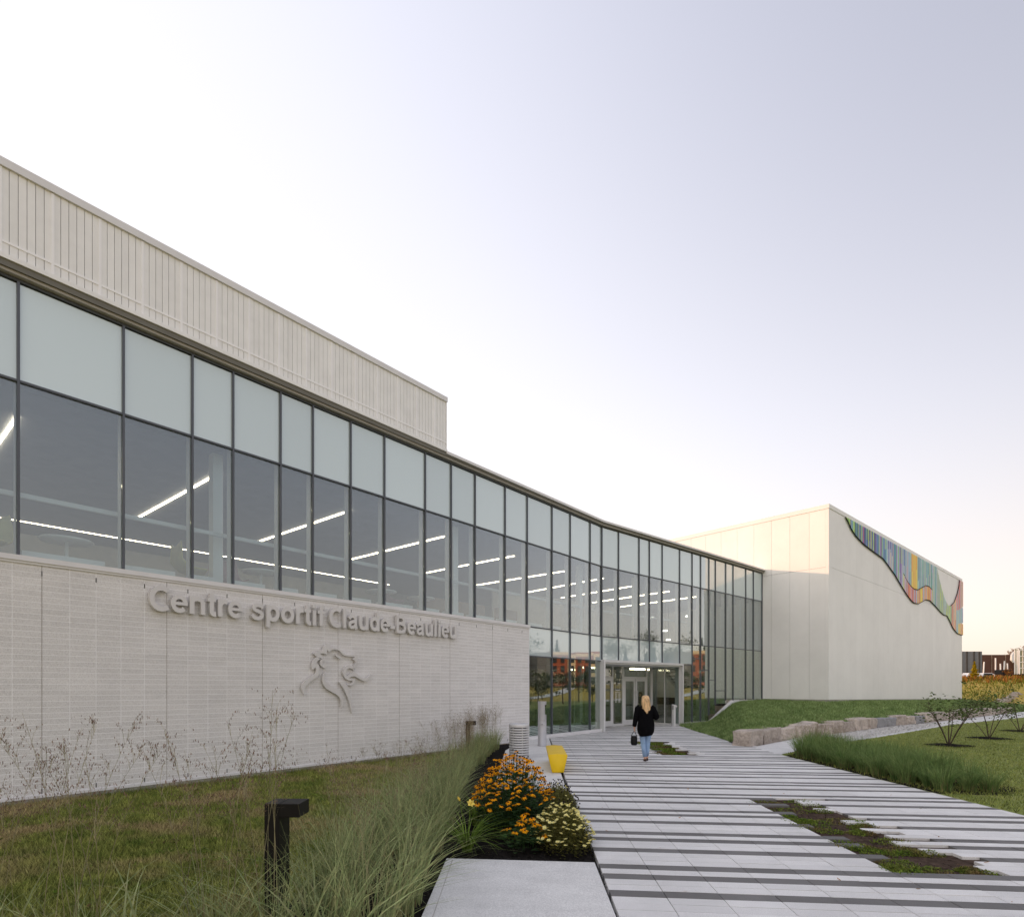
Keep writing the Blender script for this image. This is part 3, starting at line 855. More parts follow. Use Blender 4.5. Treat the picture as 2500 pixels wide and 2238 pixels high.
# vestibule behind: second row of doors, ceiling lamp
for a, b in ((.2, 2.4), (2.6, 3.6), (3.9, 6.0), (6.3, 7.0)):
    dbox(a, a + .08, 0, 2.9, MT['alu'], 'inner_post', 4.3, 4.4); dbox(b - .08, b, 0, 2.9, MT['alu'], 'inner_post', 4.3, 4.4)
    dbox(a + .08, b - .08, 2.3, 2.4, MT['alu'], 'inner_rail', 4.3, 4.4)
dbox(.1, 7.2, 2.96, 3.02, MT['int_ceil'], 'vestibule_ceiling', 1.86, 7.5)
for k, (a, b, d) in enumerate(((5.9, 7.6, 2.9), (2.2, 3.3, 3.2), (4.1, 4.9, 6.0))):
    o = fbox(F2, a, b, d, d + .07, 2.87, 2.955).build('ceiling_lamp', MT['strip'])
    tag(o, ['bright linear lamp inside the entrance at the right jamb', 'short linear lamp inside over the left entrance door', 'short linear lamp deep inside behind the double doors'][k], 'lamp', 'linear lamps of the vestibule')

# white opening-hours lettering on the narrow glass beside the doors
vd = empty('door_lettering', F2(3.32, RD + .02, 1.5))
tag(vd, 'small white opening hours lettering on the narrow entrance glass', 'lettering')
rv = random.Random(5); rot2 = math.atan2(D2.y, D2.x)
def vrow(x0, x1, z, h):
    mb = MB(); x = x0
    while x < x1:
        w = rv.uniform(.012, .04); w = min(w, x1 - x); mb.box((x, -.002, z), (x + w, .001, z + h)); x += w + rv.uniform(.008, .016)
    mb.build('text_line', MT['white'], vd, rot=(0, 0, rot2))
vrow(-.16, .18, .26, .035); vrow(-.20, .22, .17, .03)
for k in range(10):
    z = .10 - k * .048
    vrow(-.20, -.20 + rv.uniform(.12, .17), z, .024); vrow(.06, .06 + rv.uniform(.15, .18), z, .024)
mb = MB()
for q in ((-.17, .30, -.165, .52), (.165, .30, .17, .52), (-.165, .515, .165, .52), (-.165, .30, .165, .305)):
    mb.box((q[0], -.002, q[1]), (q[2], .001, q[3]))
mb.build('frame_mark', MT['white'], vd, rot=(0, 0, rot2))

# round tables and shell chairs behind the upper glass
def table(t, d, lab):
    r = empty('round_table', F1(t, d, 4.0))
    mb = MB(); mb.lathe([(.02, .71), (.42, .71), (.44, .73), (.42, .75), (.02, .75)], 24); mb.build('table_top', MT['white'], r, True)
    mb = MB(); mb.lathe([(.035, .03), (.035, .71)], 10); mb.build('leg', MT['white'], r, True)
    mb = MB(); mb.lathe([(.26, 0), (.26, .015), (.04, .03)], 20); mb.build('base', MT['white'], r, True)
    tag(r, lab, 'table', 'round cafe tables of the upper floor'); return r
def shell_chair(t, d, rz, m, lab):
    r = empty('shell_chair', F1(t, d, 4.0), rz)
    mb = MB(); rings = []
    for k in range(9):
        a = k / 8
        rings.append([(math.cos(q) * (.34 + .05 * math.sin(a * 3)) * (1 - .25 * max(0, a - .6)), -.25 + .55 * min(a * 1.6, 1) + .02 * math.sin(q), .42 + max(0, a - .45) * 1.05 + .10 * abs(math.cos(q)) ** 2) for q in (math.pi * i / 10 for i in range(11))])
    vs = [p for rr in rings for p in rr]; n = 11
    mb.add(vs, [(i*n+j, i*n+j+1, (i+1)*n+j+1, (i+1)*n+j) for i in range(8) for j in range(10)])
    sh_ = mb.build('seat_shell', m, r, True)
    md = sh_.modifiers.new('thick', 'SOLIDIFY'); md.thickness = .03
    mb = MB(); mb.tube([(0, 0, 0), (0, 0, .45)], .03, 8); mb.build('stem', MT['steel'], r)
    mb = MB(); mb.lathe([(.24, 0), (.24, .02), (.03, .03)], 16); mb.build('foot', MT['steel'], r)
    tag(r, lab, 'chair', 'shell chairs of the upper floor'); return r
table(1.1, .95, 'round white cafe table behind the second glass bay')
table(4.95, 1.0, 'round white cafe table behind glass above the word Centre')
table(8.6, 1.0, 'round white cafe table behind glass above the lion emblem')
table(10.2, 1.1, 'round white cafe table behind glass above the name sign end')
shell_chair(-.1, 1.1, .4, MT['chair'], 'mustard shell chair behind the leftmost glass bay')
shell_chair(3.35, 1.0, 2.4, MT['chair'], 'mustard shell chair beside the first white column')
shell_chair(4.35, 1.3, 1.0, MT['rust'], 'dusky pink shell chair right of the first white column')
shell_chair(9.2, 1.2, 2.0, MT['rust'], 'dusky pink shell chair behind glass above the sign end')
def counter(t, lab):
    r = empty('booth_bench', F1(t, 2.4, 4.0), rotw)
    mb = MB(); mb.box((-.7, 0, 0), (.7, .6, .45)); mb.build('seat', MT['tan'], r, bevel=.04)
    mb = MB(); mb.box((-.7, .6, 0), (.7, .75, 1.25)); mb.build('backrest', MT['tan'], r, bevel=.04)
    tag(r, lab, 'bench', 'tan booth benches of the upper floor')
counter(12.5, 'tan booth bench behind glass, leftmost of three'); counter(14.6, 'tan booth bench behind glass, middle of three'); counter(16.7, 'tan booth bench behind glass, rightmost of three')

# ------------------------------------------------------------------ sign letters
def crom(pts, n=5):
    P_ = [Vector(p) for p in pts]; out = []
    for i in range(len(P_) - 1):
        a, b, c, d_ = P_[max(i-1, 0)], P_[i], P_[i+1], P_[min(i+2, len(P_)-1)]
        for k in range(n):
            u = k / n; out.append(.5 * ((2*b) + (c - a)*u + (2*a - 5*b + 4*c - d_)*u*u + (3*b - a - 3*c + d_)*u**3))
    return out + [P_[-1]]
def arc(cx_, cy_, rx, ry, a0, a1, n=22): return [Vector((cx_ + rx*math.cos(R(a0 + (a1-a0)*k/n)), cy_ + ry*math.sin(R(a0 + (a1-a0)*k/n)))) for k in range(n + 1)]
def ln(*p): return [Vector(q) for q in p]
W_ = .205
GLYPH = {   # advance, strokes (centre line, width) in cap heights
 'C': (.90, [(arc(.53, .5, .41, .415, 50, 310), W_)]),
 'e': (.777, [(arc(.39, .365, .275, .285, -322, -2) if False else arc(.39, .365, .275, .285, 0, 318), .185), (ln((.13, .37), (.755, .37)), .125)]),
 'n': (.853, [(ln((.175, 0), (.175, .73)), W_), (crom([(.175, .42), (.22, .58), (.42, .645), (.62, .58), (.675, .40)]) + ln((.675, 0)), W_ * .95)]),
 't': (.465, [(ln((.235, .93), (.235, .22)) + crom([(.235, .22), (.26, .12), (.34, .08), (.44, .085)])[1:], W_), (ln((.03, .665), (.43, .665)), .15)]),
 'r': (.543, [(ln((.175, 0), (.175, .73)), W_), (crom([(.175, .40), (.23, .56), (.36, .64), (.52, .635)]), .185)]),
 's': (.777, [(crom([(.655, .545), (.56, .645), (.38, .66), (.21, .61), (.19, .51), (.28, .435), (.42, .395), (.57, .335), (.62, .22), (.54, .11), (.38, .075), (.21, .10), (.105, .215)]), .165)]),
 'p': (.853, [(ln((.175, -.285), (.175, .73)), W_), (arc(.45, .365, .26, .285, 0, 360, 28), .19)]),
 'o': (.853, [(arc(.427, .365, .285, .285, 0, 360, 28), .20)]),
 'i': (.388, [(ln((.19, 0), (.19, .73)), W_), (ln((.19, .83), (.19, 1.0)), W_)]),
 'f': (.465, [(ln((.235, 0), (.235, .74)) + crom([(.235, .74), (.26, .86), (.34, .915), (.47, .91)])[1:], W_), (ln((.03, .665), (.44, .665)), .15)]),
 'l': (.388, [(ln((.19, 0), (.19, 1.0)), W_)]),
 'a': (.777, [(crom([(.12, .51), (.22, .62), (.38, .655), (.53, .61), (.59, .49)]) + ln((.59, .20), (.645, .0)), .185), (crom([(.58, .41), (.38, .37), (.21, .30), (.16, .19), (.24, .09), (.36, .075), (.50, .13), (.59, .25)]), .165)]),
 'u': (.853, [(ln((.675, 0), (.675, .73)), W_), (ln((.175, .73)) + crom([(.175, .30), (.23, .13), (.42, .08), (.62, .16), (.675, .32)]), W_ * .95)]),
 'd': (.853, [(ln((.675, 0), (.675, 1.0)), W_), (arc(.40, .365, .26, .285, 0, 360, 28), .19)]),
 '-': (.465, [(ln((.05, .29), (.41, .29)), .18)]),
 'B': (1.008, [(ln((.19, 0), (.19, 1.0)), W_), (ln((.19, .915)) + crom([(.50, .915), (.66, .86), (.71, .74), (.65, .60), (.48, .545)]) + ln((.19, .545)), .175), (ln((.48, .535)) + crom([(.52, .535), (.72, .47), (.80, .31), (.73, .15), (.54, .085)]) + ln((.19, .085)), .175)]),
}
def sign(text, F, t0, t1, z, cap, depth, root, m):
    tot = sum(.388 if c == ' ' else GLYPH[c][0] for c in text) - .12
    sx_ = (t1 - t0) / tot; x = -.06
    for c in text:
        if c == ' ': x += .388; continue
        adv, strokes = GLYPH[c]; mb = MB()
        for q, (pl, w) in enumerate(strokes):
            L_, R2 = [], []; n = len(pl); closed = (pl[0] - pl[-1]).length < 1e-4
            for i, p in enumerate(pl):
                a = pl[i-1] if i else (pl[-2] if closed else pl[0]); b = pl[i+1] if i < n-1 else (pl[1] if closed else pl[-1])
                d_ = (b - a).normalized(); nn = Vector((-d_.y, d_.x)) * w / 2; L_.append(p + nn); R2.append(p - nn)
            d0 = -.035 - depth - q * .0012; d1 = -.035
            vs = []
            for a, b in zip(L_, R2):
                for (pt, dd) in ((a, d0), (b, d0), (b, d1), (a, d1)): vs.append(F(t0 + (x + pt.x) * sx_, dd, z + pt.y * cap))
            fs = []
            for i in range(n - 1):
                for k in range(4): fs.append((4*i + k, 4*i + (k+1) % 4, 4*(i+1) + (k+1) % 4, 4*(i+1) + k))
            fs += [(0, 1, 2, 3), tuple(4*(n-1) + k for k in (3, 2, 1, 0))]
            mb.add(vs, fs)
        under(mb.build('letter', m), root); x += adv
sg = empty('building_sign', F1(6.4, -.05, 3.42))
tag(sg, 'raised grey metal lettering with the centre name on the block wall', 'sign')
sign('Centre sportif', F1, 2.19, 5.99, 3.42, .50, .09, sg, MT['letter'])
sign('Claude-Beaulieu', F1, 6.16, 10.6, 3.42, .50, .09, sg, MT['letter'])

LION = {
 'mane': [(5.925,2.6),(5.839,2.561),(5.81,2.506),(5.859,2.466),(5.892,2.383),(5.892,2.252),(5.826,2.161),(5.708,2.089),(5.605,2.011),(5.522,1.928),(5.488,1.835),(5.493,1.712),(5.44,1.8),(5.415,1.905),(5.434,1.987),(5.503,2.069),(5.631,2.153),(5.734,2.207),(5.787,2.268),(5.802,2.333),(5.78,2.398),(5.708,2.329),(5.683,2.425),(5.702,2.52),(5.761,2.606),(5.829,2.656)],
 'brow': [(5.829,2.656),(5.728,2.729),(5.8,2.786),(5.892,2.82),(5.979,2.818),(6.001,2.904),(6.052,2.961),(6.14,2.99),(6.199,2.969),(6.172,2.898),(6.271,2.904),(6.396,2.888),(6.494,2.856),(6.558,2.792),(6.636,2.758),(6.796,2.753),(6.943,2.772),(6.995,2.73),(6.995,2.59),(6.975,2.513),(6.928,2.398),(6.898,2.353),(6.861,2.397),(6.906,2.486),(6.935,2.563),(6.913,2.6),(6.854,2.636),(6.854,2.654),(6.913,2.695),(6.876,2.706),(6.708,2.707),(6.579,2.73),(6.508,2.783),(6.452,2.836),(6.382,2.857),(6.284,2.858),(6.216,2.836),(6.161,2.789),(6.104,2.843),(6.093,2.727),(5.999,2.747),(5.899,2.737),(5.958,2.697),(5.999,2.639),(5.979,2.608),(5.919,2.626)],
 'ear': [(5.934,2.594),(5.972,2.602),(6.066,2.575),(5.999,2.561),(5.972,2.53),(5.979,2.482),(6.019,2.453),(6.086,2.467),(6.093,2.413),(6.066,2.382),(5.992,2.398),(5.925,2.45),(5.903,2.515)],
 'eye': [(6.333,2.714),(6.403,2.731),(6.417,2.693),(6.459,2.682),(6.466,2.655),(6.515,2.653),(6.466,2.637),(6.41,2.662)],
 'jaw': [(6.886,2.328),(6.839,2.383),(6.766,2.404),(6.701,2.386),(6.658,2.335),(6.644,2.254),(6.672,2.192),(6.723,2.224),(6.825,2.276),(6.957,2.272),(7.077,2.198),(7.167,2.161),(7.274,2.169),(7.382,2.235),(7.432,2.269),(7.421,2.204),(7.351,2.119),(7.243,2.072),(7.137,2.091),(7.017,2.147),(6.928,2.19),(6.839,2.195),(6.73,2.156),(6.796,2.125),(6.913,2.133),(6.925,2.095),(6.883,1.994),(6.825,1.958),(6.68,1.961),(6.701,2.005),(6.81,2.018),(6.854,2.082),(6.737,2.087),(6.651,2.123),(6.593,2.191),(6.562,2.277),(6.572,2.358),(6.615,2.421),(6.694,2.465),(6.796,2.468),(6.876,2.435),(6.913,2.385)],
 'chest': [(6.059,2.309),(6.032,2.206),(6.046,2.098),(6.106,2.014),(6.229,1.942),(6.396,1.856),(6.494,1.769),(6.544,1.67),(6.565,1.571),(6.551,1.472),(6.487,1.387),(6.505,1.497),(6.494,1.584),(6.445,1.665),(6.354,1.734),(6.216,1.802),(6.093,1.869),(6.019,1.953),(5.979,2.049),(5.972,2.157),(6.005,2.248)],
 'throat': [(6.44,2.047),(6.53,2.045),(6.68,1.961),(6.73,1.855),(6.774,1.705),(6.81,1.529),(6.825,1.377),(6.822,1.229),(6.788,1.378),(6.737,1.555),(6.665,1.718),(6.565,1.893)],
}
le = empty('lion_emblem', F1(6.4, -.05, 1.3))
tag(le, 'raised grey metal roaring lion head emblem under the lettering', 'emblem')
from mathutils.geometry import tessellate_polygon
def smooth_poly(p):
    n = len(p); out = []
    for i in range(n):
        p0, p1, p2, p3 = (Vector(p[(i + k) % n]) for k in (-1, 0, 1, 2))
        sharp = lambda a, b, c: (b - a).length > 1e-6 and (c - b).length > 1e-6 and (b - a).angle(c - b, 0) > 1.0
        m1 = Vector((0, 0)) if sharp(p0, p1, p2) else (p2 - p0) * .5
        m2 = Vector((0, 0)) if sharp(p1, p2, p3) else (p3 - p1) * .5
        for u in (0, .34, .67):
            h00, h10, h01, h11 = 2*u**3-3*u**2+1, u**3-2*u**2+u, -2*u**3+3*u**2, u**3-u**2
            out.append(tuple(p1*h00 + m1*h10 + p2*h01 + m2*h11))
    return out
for nm, pts in LION.items():
    pts = smooth_poly(pts); n = len(pts)
    tris = tessellate_polygon([[Vector((a, b, 0)) for a, b in pts]])
    mb = MB()
    mb.add([F1(a, -.085, b) for a, b in pts] + [F1(a, -.03, b) for a, b in pts],
           [tuple(t_) for t_ in tris] + [tuple(n + q for q in t_) for t_ in tris] + [(i, (i+1) % n, n + (i+1) % n, n + i) for i in range(n)])
    under(mb.build(nm, MT['letter']), le)

# ------------------------------------------------------------------ gymnasium block
gy = empty('gymnasium_block', (GC.x, GC.y, 0))
tag(gy, 'tall white metal clad gymnasium block with coloured fins', 'building')
GV, GU, ZJ, ZTOP = 33.5, 24.0, 8.71, 12.0
core = under(fbox(FR, .03, GV - .03, .03, GU, .3, ZTOP).build('core_wall', MT['dark_gap']), gy)
def skew_panel(F, a, b, z0a, z0b, z1, m, nm, d0=-.02, d1=.03):
    mb = MB()
    vs = [F(a, d0, z0a), F(b, d0, z0b), F(b, d1, z0b), F(a, d1, z0a), F(a, d0, z1), F(b, d0, z1), F(b, d1, z1), F(a, d1, z1)]
    mb.add(vs, [(3,2,1,0),(4,5,6,7),(0,1,5,4),(1,2,6,5),(2,3,7,6),(3,0,4,7)])
    return mb.build(nm, m, core)
gj = .006
n = 31
for k in range(n):
    a, b = .12 + k * (GV - .24) / n, .12 + (k + 1) * (GV - .24) / n
    skew_panel(FR, a + .002, b - .002, wallz(a) + .13, wallz(b) + .13, ZJ - gj, MT['metal_panel'], 'wall_panel')
    skew_panel(FR, a + .002, b - .002, ZJ + gj, ZJ + gj, ZTOP - .01, MT['metal_panel'], 'wall_panel')
LJ = [.14, 1.03] + [1.03 + 1.082 * k for k in range(1, 22)]
for a, b in zip(LJ, LJ[1:]):
    skew_panel(FL, a + gj, b - gj, 1.22, 1.22, ZJ - gj, MT['metal_panel'], 'wall_panel')
    skew_panel(FL, a + gj, b - gj, ZJ + gj, ZJ + gj, ZTOP - .01, MT['metal_panel'], 'wall_panel')
mb = MB(); mb.prism([FL(.14, -.025, 0)[:2], FL(-.022, -.025, 0)[:2], FR(.118, -.025, 0)[:2], FR(.118, .03, 0)[:2], FL(.14, .03, 0)[:2]], 1.22, ZTOP - .01)
mb.build('corner_trim', MT['metal_panel'], core)
mb = MB(); mb.prism([FR(GV - .12, -.025, 0)[:2], FR(GV, -.025, 0)[:2], FR(GV, GU, 0)[:2], FR(GV - .12, GU, 0)[:2]], wallz(GV) + .13, ZTOP - .01)
mb.build('far_trim', MT['metal_panel'], core)
mb = MB(); a = GC + D2 * -.05 - N2 * .05; mb.prism([FR(-.05, -.05, 0)[:2], FR(GV + .05, -.05, 0)[:2], FR(GV + .05, GU, 0)[:2], FR(-.05, GU, 0)[:2]], ZTOP, ZTOP + .24)
mb.build('coping', MT['metal_panel'], core)
mb = MB(); mb.prism([FR(.01, .012, 0)[:2], FR(GV - .01, .012, 0)[:2], FR(GV - .01, GU, 0)[:2], FR(.01, GU, 0)[:2]], -.2, .72)
mb.build('concrete_plinth', MT['conc_base'], core)
skew_panel(FR, .0, GV, 1.12, wallz(GV) + .02, 1.14, MT['flash'], 'drip_edge', -.035, -.02) if False else None
mb = MB()
mb.add([FR(0, .005, .6), FR(GV, .005, .3), FR(GV, .005, wallz(GV) + .125), FR(0, .005, 1.225), FR(0, .025, .6), FR(GV, .025, .3), FR(GV, .025, wallz(GV) + .125), FR(0, .025, 1.225)], [(0,1,2,3),(7,6,5,4),(0,4,5,1),(3,2,6,7),(0,3,7,4),(1,5,6,2)])
mb.build('concrete_upstand', MT['conc_base'], core)
fbox(FL, .0, 6, .0, .02, .5, 1.215).build('concrete_upstand', MT['conc_base'], core)

# coloured fin artwork on the right face
art = empty('fin_artwork', FR(17, -.05, 7))
tag(art, 'wave of coloured vertical fins hanging high on the white gymnasium wall', 'artwork')
BOT = [(2.36,12.0),(2.716,11.845),(3.442,11.422),(4.316,11.141),(5.751,10.895),(7.408,10.75),(9.476,10.594),(10.727,10.237),(12.035,9.864),(13.227,9.402),(14.649,8.888),(15.948,8.493),(16.91,8.345),(18.102,8.408),(19.13,8.678),(20.19,8.94),(21.506,9.006),(23.108,8.749),(25.032,8.379),(26.16,8.229),(27.323,8.264),(28.253,7.893),(29.484,7.335),(31.187,6.954),(32.967,6.91),(33.732,6.978)]
TOP = [(0, 12.0), (23.5,12.0),(23.818,11.846),(24.541,11.089),(25.529,10.222),(26.543,9.582),(27.586,9.179),(28.659,9.204),(30.043,9.678),(31.187,10.527),(31.919,11.347),(32.216,12.0),(34, 12.0)]
MID = [(14.019,10.284),(14.831,9.863),(15.948,9.545),(16.91,9.413),(17.9,9.472),(19.13,9.811),(20.19,10.08),(21.284,10.123),(22.184,9.963)]
M2 = [(30.468,8.993),(31.919,9.191),(33.5,9.60)]
M3 = [(31.478,7.844),(32.665,8.034),(33.6,8.064)]
def itp(c, x): return float(np.interp(x, [p[0] for p in c], [p[1] for p in c]))
PAL = {'blue': (.10, .22, .45), 'navy': (.05, .08, .24), 'sky': (.28, .46, .58), 'teal': (.10, .34, .36), 'mint': (.38, .56, .50), 'green': (.22, .46, .12), 'lime': (.50, .62, .16),
       'yellow': (.74, .60, .10), 'orange': (.72, .36, .06), 'coral': (.66, .24, .18), 'pink': (.62, .32, .40), 'magenta': (.48, .07, .22), 'violet': (.24, .14, .40), 'lilac': (.46, .40, .58), 'sage': (.34, .44, .34), 'grey': (.42, .46, .48), 'red': (.55, .10, .09), 'peach': (.76, .48, .30)}
PM = {k: mat('fin_' + k, tuple(1.55 * x * .80 + .22 * (.45 * sum(c) / 3 + .24) for x in c), .5, .05, var=.04) for k, c in PAL.items()}
ra = random.Random(11)
def pick(v, zone):
    if zone == 'low': return ra.choice(['coral', 'pink', 'lilac', 'yellow', 'peach', 'red', 'sky', 'orange', 'lilac', 'grey'])
    if zone == 'foot': return ra.choice(['peach', 'yellow', 'coral', 'peach'])
    if v < 8: return ra.choice(['blue', 'navy', 'teal', 'sky', 'violet', 'blue', 'magenta', 'green', 'lime', 'navy'])
    if v < 15: return ra.choice(['blue', 'sky', 'teal', 'mint', 'violet', 'pink', 'green', 'blue', 'grey', 'lilac'])
    if 16.2 < v < 17.8: return ra.choice(['yellow', 'orange', 'yellow'])
    if v < 23.6: return ra.choice(['sky', 'blue', 'mint', 'lilac', 'grey', 'sage', 'teal'])
    if v < 29: return ra.choice(['sage', 'mint', 'sage', 'lime', 'grey', 'sage'])
    return ra.choice(['coral', 'pink', 'sky', 'grey', 'peach', 'red'])
def fin(v, z0, z1, key):
    if z1 - z0 < .05: return
    under(fbox(FR, v - .042, v + .042, -.11, -.045, z0, z1).build('fin', PM[key]), art)
v = 2.45
FSTEP = .16
while v < GV + .02:
    b = itp(BOT, v); t_ = itp(TOP, v) - (.03 if itp(TOP, v) > 11.9 else 0)
    if MID[0][0] < v < MID[-1][0]:
        m_ = itp(MID, v); fin(v, b, m_ - .09, pick(v, 'low')); lo = m_
    elif v > M3[0][0]:
        m3, m2 = itp(M3, v), itp(M2, v); fin(v, b, m3 - .1, pick(v, 'foot')); fin(v, m3, m2 - .1, ra.choice(['sky', 'grey', 'mint', 'lilac'])); lo = m2
    elif v > M2[0][0]:
        m2 = itp(M2, v); fin(v, b, m2 - .1, ra.choice(['sky', 'grey', 'mint', 'yellow'])); lo = m2
    else: lo = b
    if t_ - lo > 1.0 and ra.random() < .28:            # a fin may change colour part-way
        c = lo + (t_ - lo) * ra.uniform(.25, .7); fin(v, lo, c, pick(v, 'hi')); fin(v, c + .004, t_, pick(v, 'hi'))
    else: fin(v, lo, t_, pick(v, 'hi'))
    v += FSTEP

mb = MB(); mb.tube([FR(v_, -.08, itp(BOT, v_) - .03) for v_ in np.linspace(2.4, GV, 90)], .035, 6); under(mb.build('lower_end_shade', MT['black']), art)  # black tube standing in for the shade on the fins' lower ends
mb = MB(); mb.tube([FR(v_, -.08, itp(MID, v_) - .045) for v_ in np.linspace(14.1, 22.1, 30)], .03, 6); under(mb.build('middle_end_shade', MT['black']), art)  # same painted shade line between the two tiers of fins
mb = MB(); mb.tube([FR(v_, -.08, itp(TOP, v_) + .02) for v_ in np.linspace(28.6, 32.2, 16)], .03, 6); under(mb.build('upper_end_shade', MT['black']), art)  # same painted shade line along the dipping top ends

# ------------------------------------------------------------------ boulders along the path
def rock_mesh(L, W, H, seed):
    r = random.Random(seed); bm = bmesh.new()
    bmesh.ops.create_cube(bm, size=1)
    bmesh.ops.scale(bm, vec=(L, W, H), verts=bm.verts)
    bmesh.ops.bevel(bm, geom=list(bm.edges), offset=.035, segments=1, affect='EDGES')
    bmesh.ops.subdivide_edges(bm, edges=bm.edges[:], cuts=3, use_grid_fill=True)
    from mathutils import noise as mn
    for v_ in bm.verts:
        q = Vector((v_.co.x * 2.3 + seed * 7.1, v_.co.y * 2.3, v_.co.z * 2.3))
        v_.co += Vector((mn.noise(q), mn.noise(q + Vector((9, 3, 1))), .6 * mn.noise(q + Vector((2, 8, 5))))) * .075
        q *= 3.5
        v_.co += Vector((mn.noise(q), mn.noise(q + Vector((4, 3, 1))), mn.noise(q + Vector((2, 1, 5))))) * .034
    me = bpy.data.meshes.new('boulder'); bm.to_mesh(me); bm.free()
    return me
def along(pts, d):
    for a, b in zip(pts, pts[1:]):
        a, b = V2(*a), V2(*b); l = (b - a).length
        if d <= l: return a.lerp(b, d / l), (b - a).normalized()
        d -= l
    return None, None
bl_path = [(7.45, 18.35), (8.0, 18.62), (10.3, 21.0), (13.2, 23.3), (16.1, 25.75), (18.6, 27.95), (21.6, 30.15), (29.3, 36.15), (31.2, 37.75), (38, 43)]
d = .55; rb = random.Random(21); k = 0
nb_lab = ['large squared tan granite boulder at the plaza corner, nearest of the row', 'second granite boulder from the plaza corner', 'third granite boulder from the plaza corner', 'fourth granite boulder from the plaza corner',
          'fifth granite boulder from the plaza corner', 'sixth granite boulder from the plaza corner', 'seventh granite boulder from the plaza corner', 'eighth granite boulder from the plaza corner']
while True:
    L_ = rb.uniform(1.15, 1.7); p, dr = along(bl_path, d + L_ / 2 - .4)
    if p is None: break
    H_ = rb.uniform(.40, .52)
    o = link('boulder', rock_mesh(L_ - .03, .62, H_ + .1, 30 + k), MT['granite_g'] if k in (9, 10, 13) else MT['granite'])
    nrm = V2(-dr.y, dr.x)
    o.location = (p.x + nrm.x * .30, p.y + nrm.y * .30, H_ / 2 - .05 + rb.uniform(-.02, .02)); o.rotation_euler = (rb.uniform(-.04, .04), rb.uniform(-.04, .04), math.atan2(dr.y, dr.x) + rb.uniform(-.06, .06))
    tag(o, nb_lab[k] if k < len(nb_lab) else ('grey' if k in (9, 10, 13) else 'tan') + ' granite boulder, number %d of the row counted from the plaza corner' % (k + 1), 'boulder', 'granite boulders edging the path')
    d += L_; k += 1

# ------------------------------------------------------------------ street furniture
def bollard(x, y, lab, h=1.0):
    r = empty('bollard_light', (x, y, -.02))
    mb = MB(); mb.box((0, 0, 0), (.115, .22, h)); mb.build('post', MT['black'], r, bevel=.004)
    mb = MB(); mb.box((.117, 0, h - .11), (.277, .22, h - .001)); hd = mb.build('head', MT['black'], r, bevel=.004)
    mb = MB(); mb.box((.14, .03, h - .114), (.26, .19, h - .1115)); mb.build('lens', MT['white'], hd)
    tag(r, lab, 'bollard light', 'black bollard lights in the grasses')
bollard(-1.965, 4.5, 'large near black bollard light with an overhanging square head')
bollard(-1.275, 15.6, 'small far black bollard light standing in grasses before the block wall')

tr = empty('litter_bin', (.187, 15.2, .004))
tag(tr, 'round grey slatted steel litter bin on the concrete pad', 'litter bin')
mb = MB(); mb.lathe([(.20, .01), (.20, .86)], 28); mb.build('liner', MT['dark_gap'], tr, True)
for k in range(12):
    z = .045 + k * .0655
    mb = MB(); mb.lathe([(.258, z), (.266, z + .003), (.266, z + .042), (.258, z + .045)], 32); mb.build('slat', MT['perf'], tr, True)
for q in range(6):
    a = q * math.pi / 3 + .35
    mb = MB(); mb.box((-.012, .238, .0), (.012, .258, .88), 0, Matrix.Rotation(a, 4, 'Z')); mb.build('upright', MT['steel'], tr)
mb = MB(); mb.lathe([(.266, .835), (.270, .845), (.270, .915), (.255, .935), (.14, .94), (.14, .90), (.255, .90)], 36); mb.build('rim', MT['perf'], tr, True)
mb = MB(); mb.lathe([(.25, 0), (.25, .03), (.2, .035)], 28); mb.build('base_ring', MT['steel'], tr, True)

fo = empty('drinking_fountain', (.985, 18.5, .004))
tag(fo, 'tall grey cylindrical drinking fountain with bottle filler notch by the glass', 'fountain')
mb = MB(); mb.lathe([(.155, 0), (.155, .02), (.142, .03), (.140, .78), (.136, .80)], 28); mb.build('pedestal', MT['fountain'], fo, True)
mb = MB()
def half(z0, z1, full):
    n = 20
    if full: return [(.138 * math.cos(2*math.pi*k/n), .138 * math.sin(2*math.pi*k/n)) for k in range(n)]
    return [(.138 * math.cos(a), .138 * math.sin(a)) for a in np.linspace(.95, 2*math.pi - .95, n - 2)]
mb.prism(half(0, 0, True), .802, 1.02); mb.prism(half(0, 0, False), 1.02, 1.34); mb.prism(half(0, 0, True), 1.34, 1.45)
mb.build('filler_tower', MT['fountain'], fo)
mb = MB(); mb.lathe([(.045, 0), (.05, .02), (.03, .05)], 14, (0, -.135, .70)); mb.build('bubbler', MT['steel'], fo, True)
mb = MB(); mb.tube([(.0, -.13, .72), (0, -.19, .74), (.0, -.19, .71)], .012, 8); mb.build('spout', MT['steel'], fo, True)
mb = MB(); mb.box((.06, -.05, 1.28), (.12, .05, 1.338)); mb.build('nozzle', MT['black'], fo)

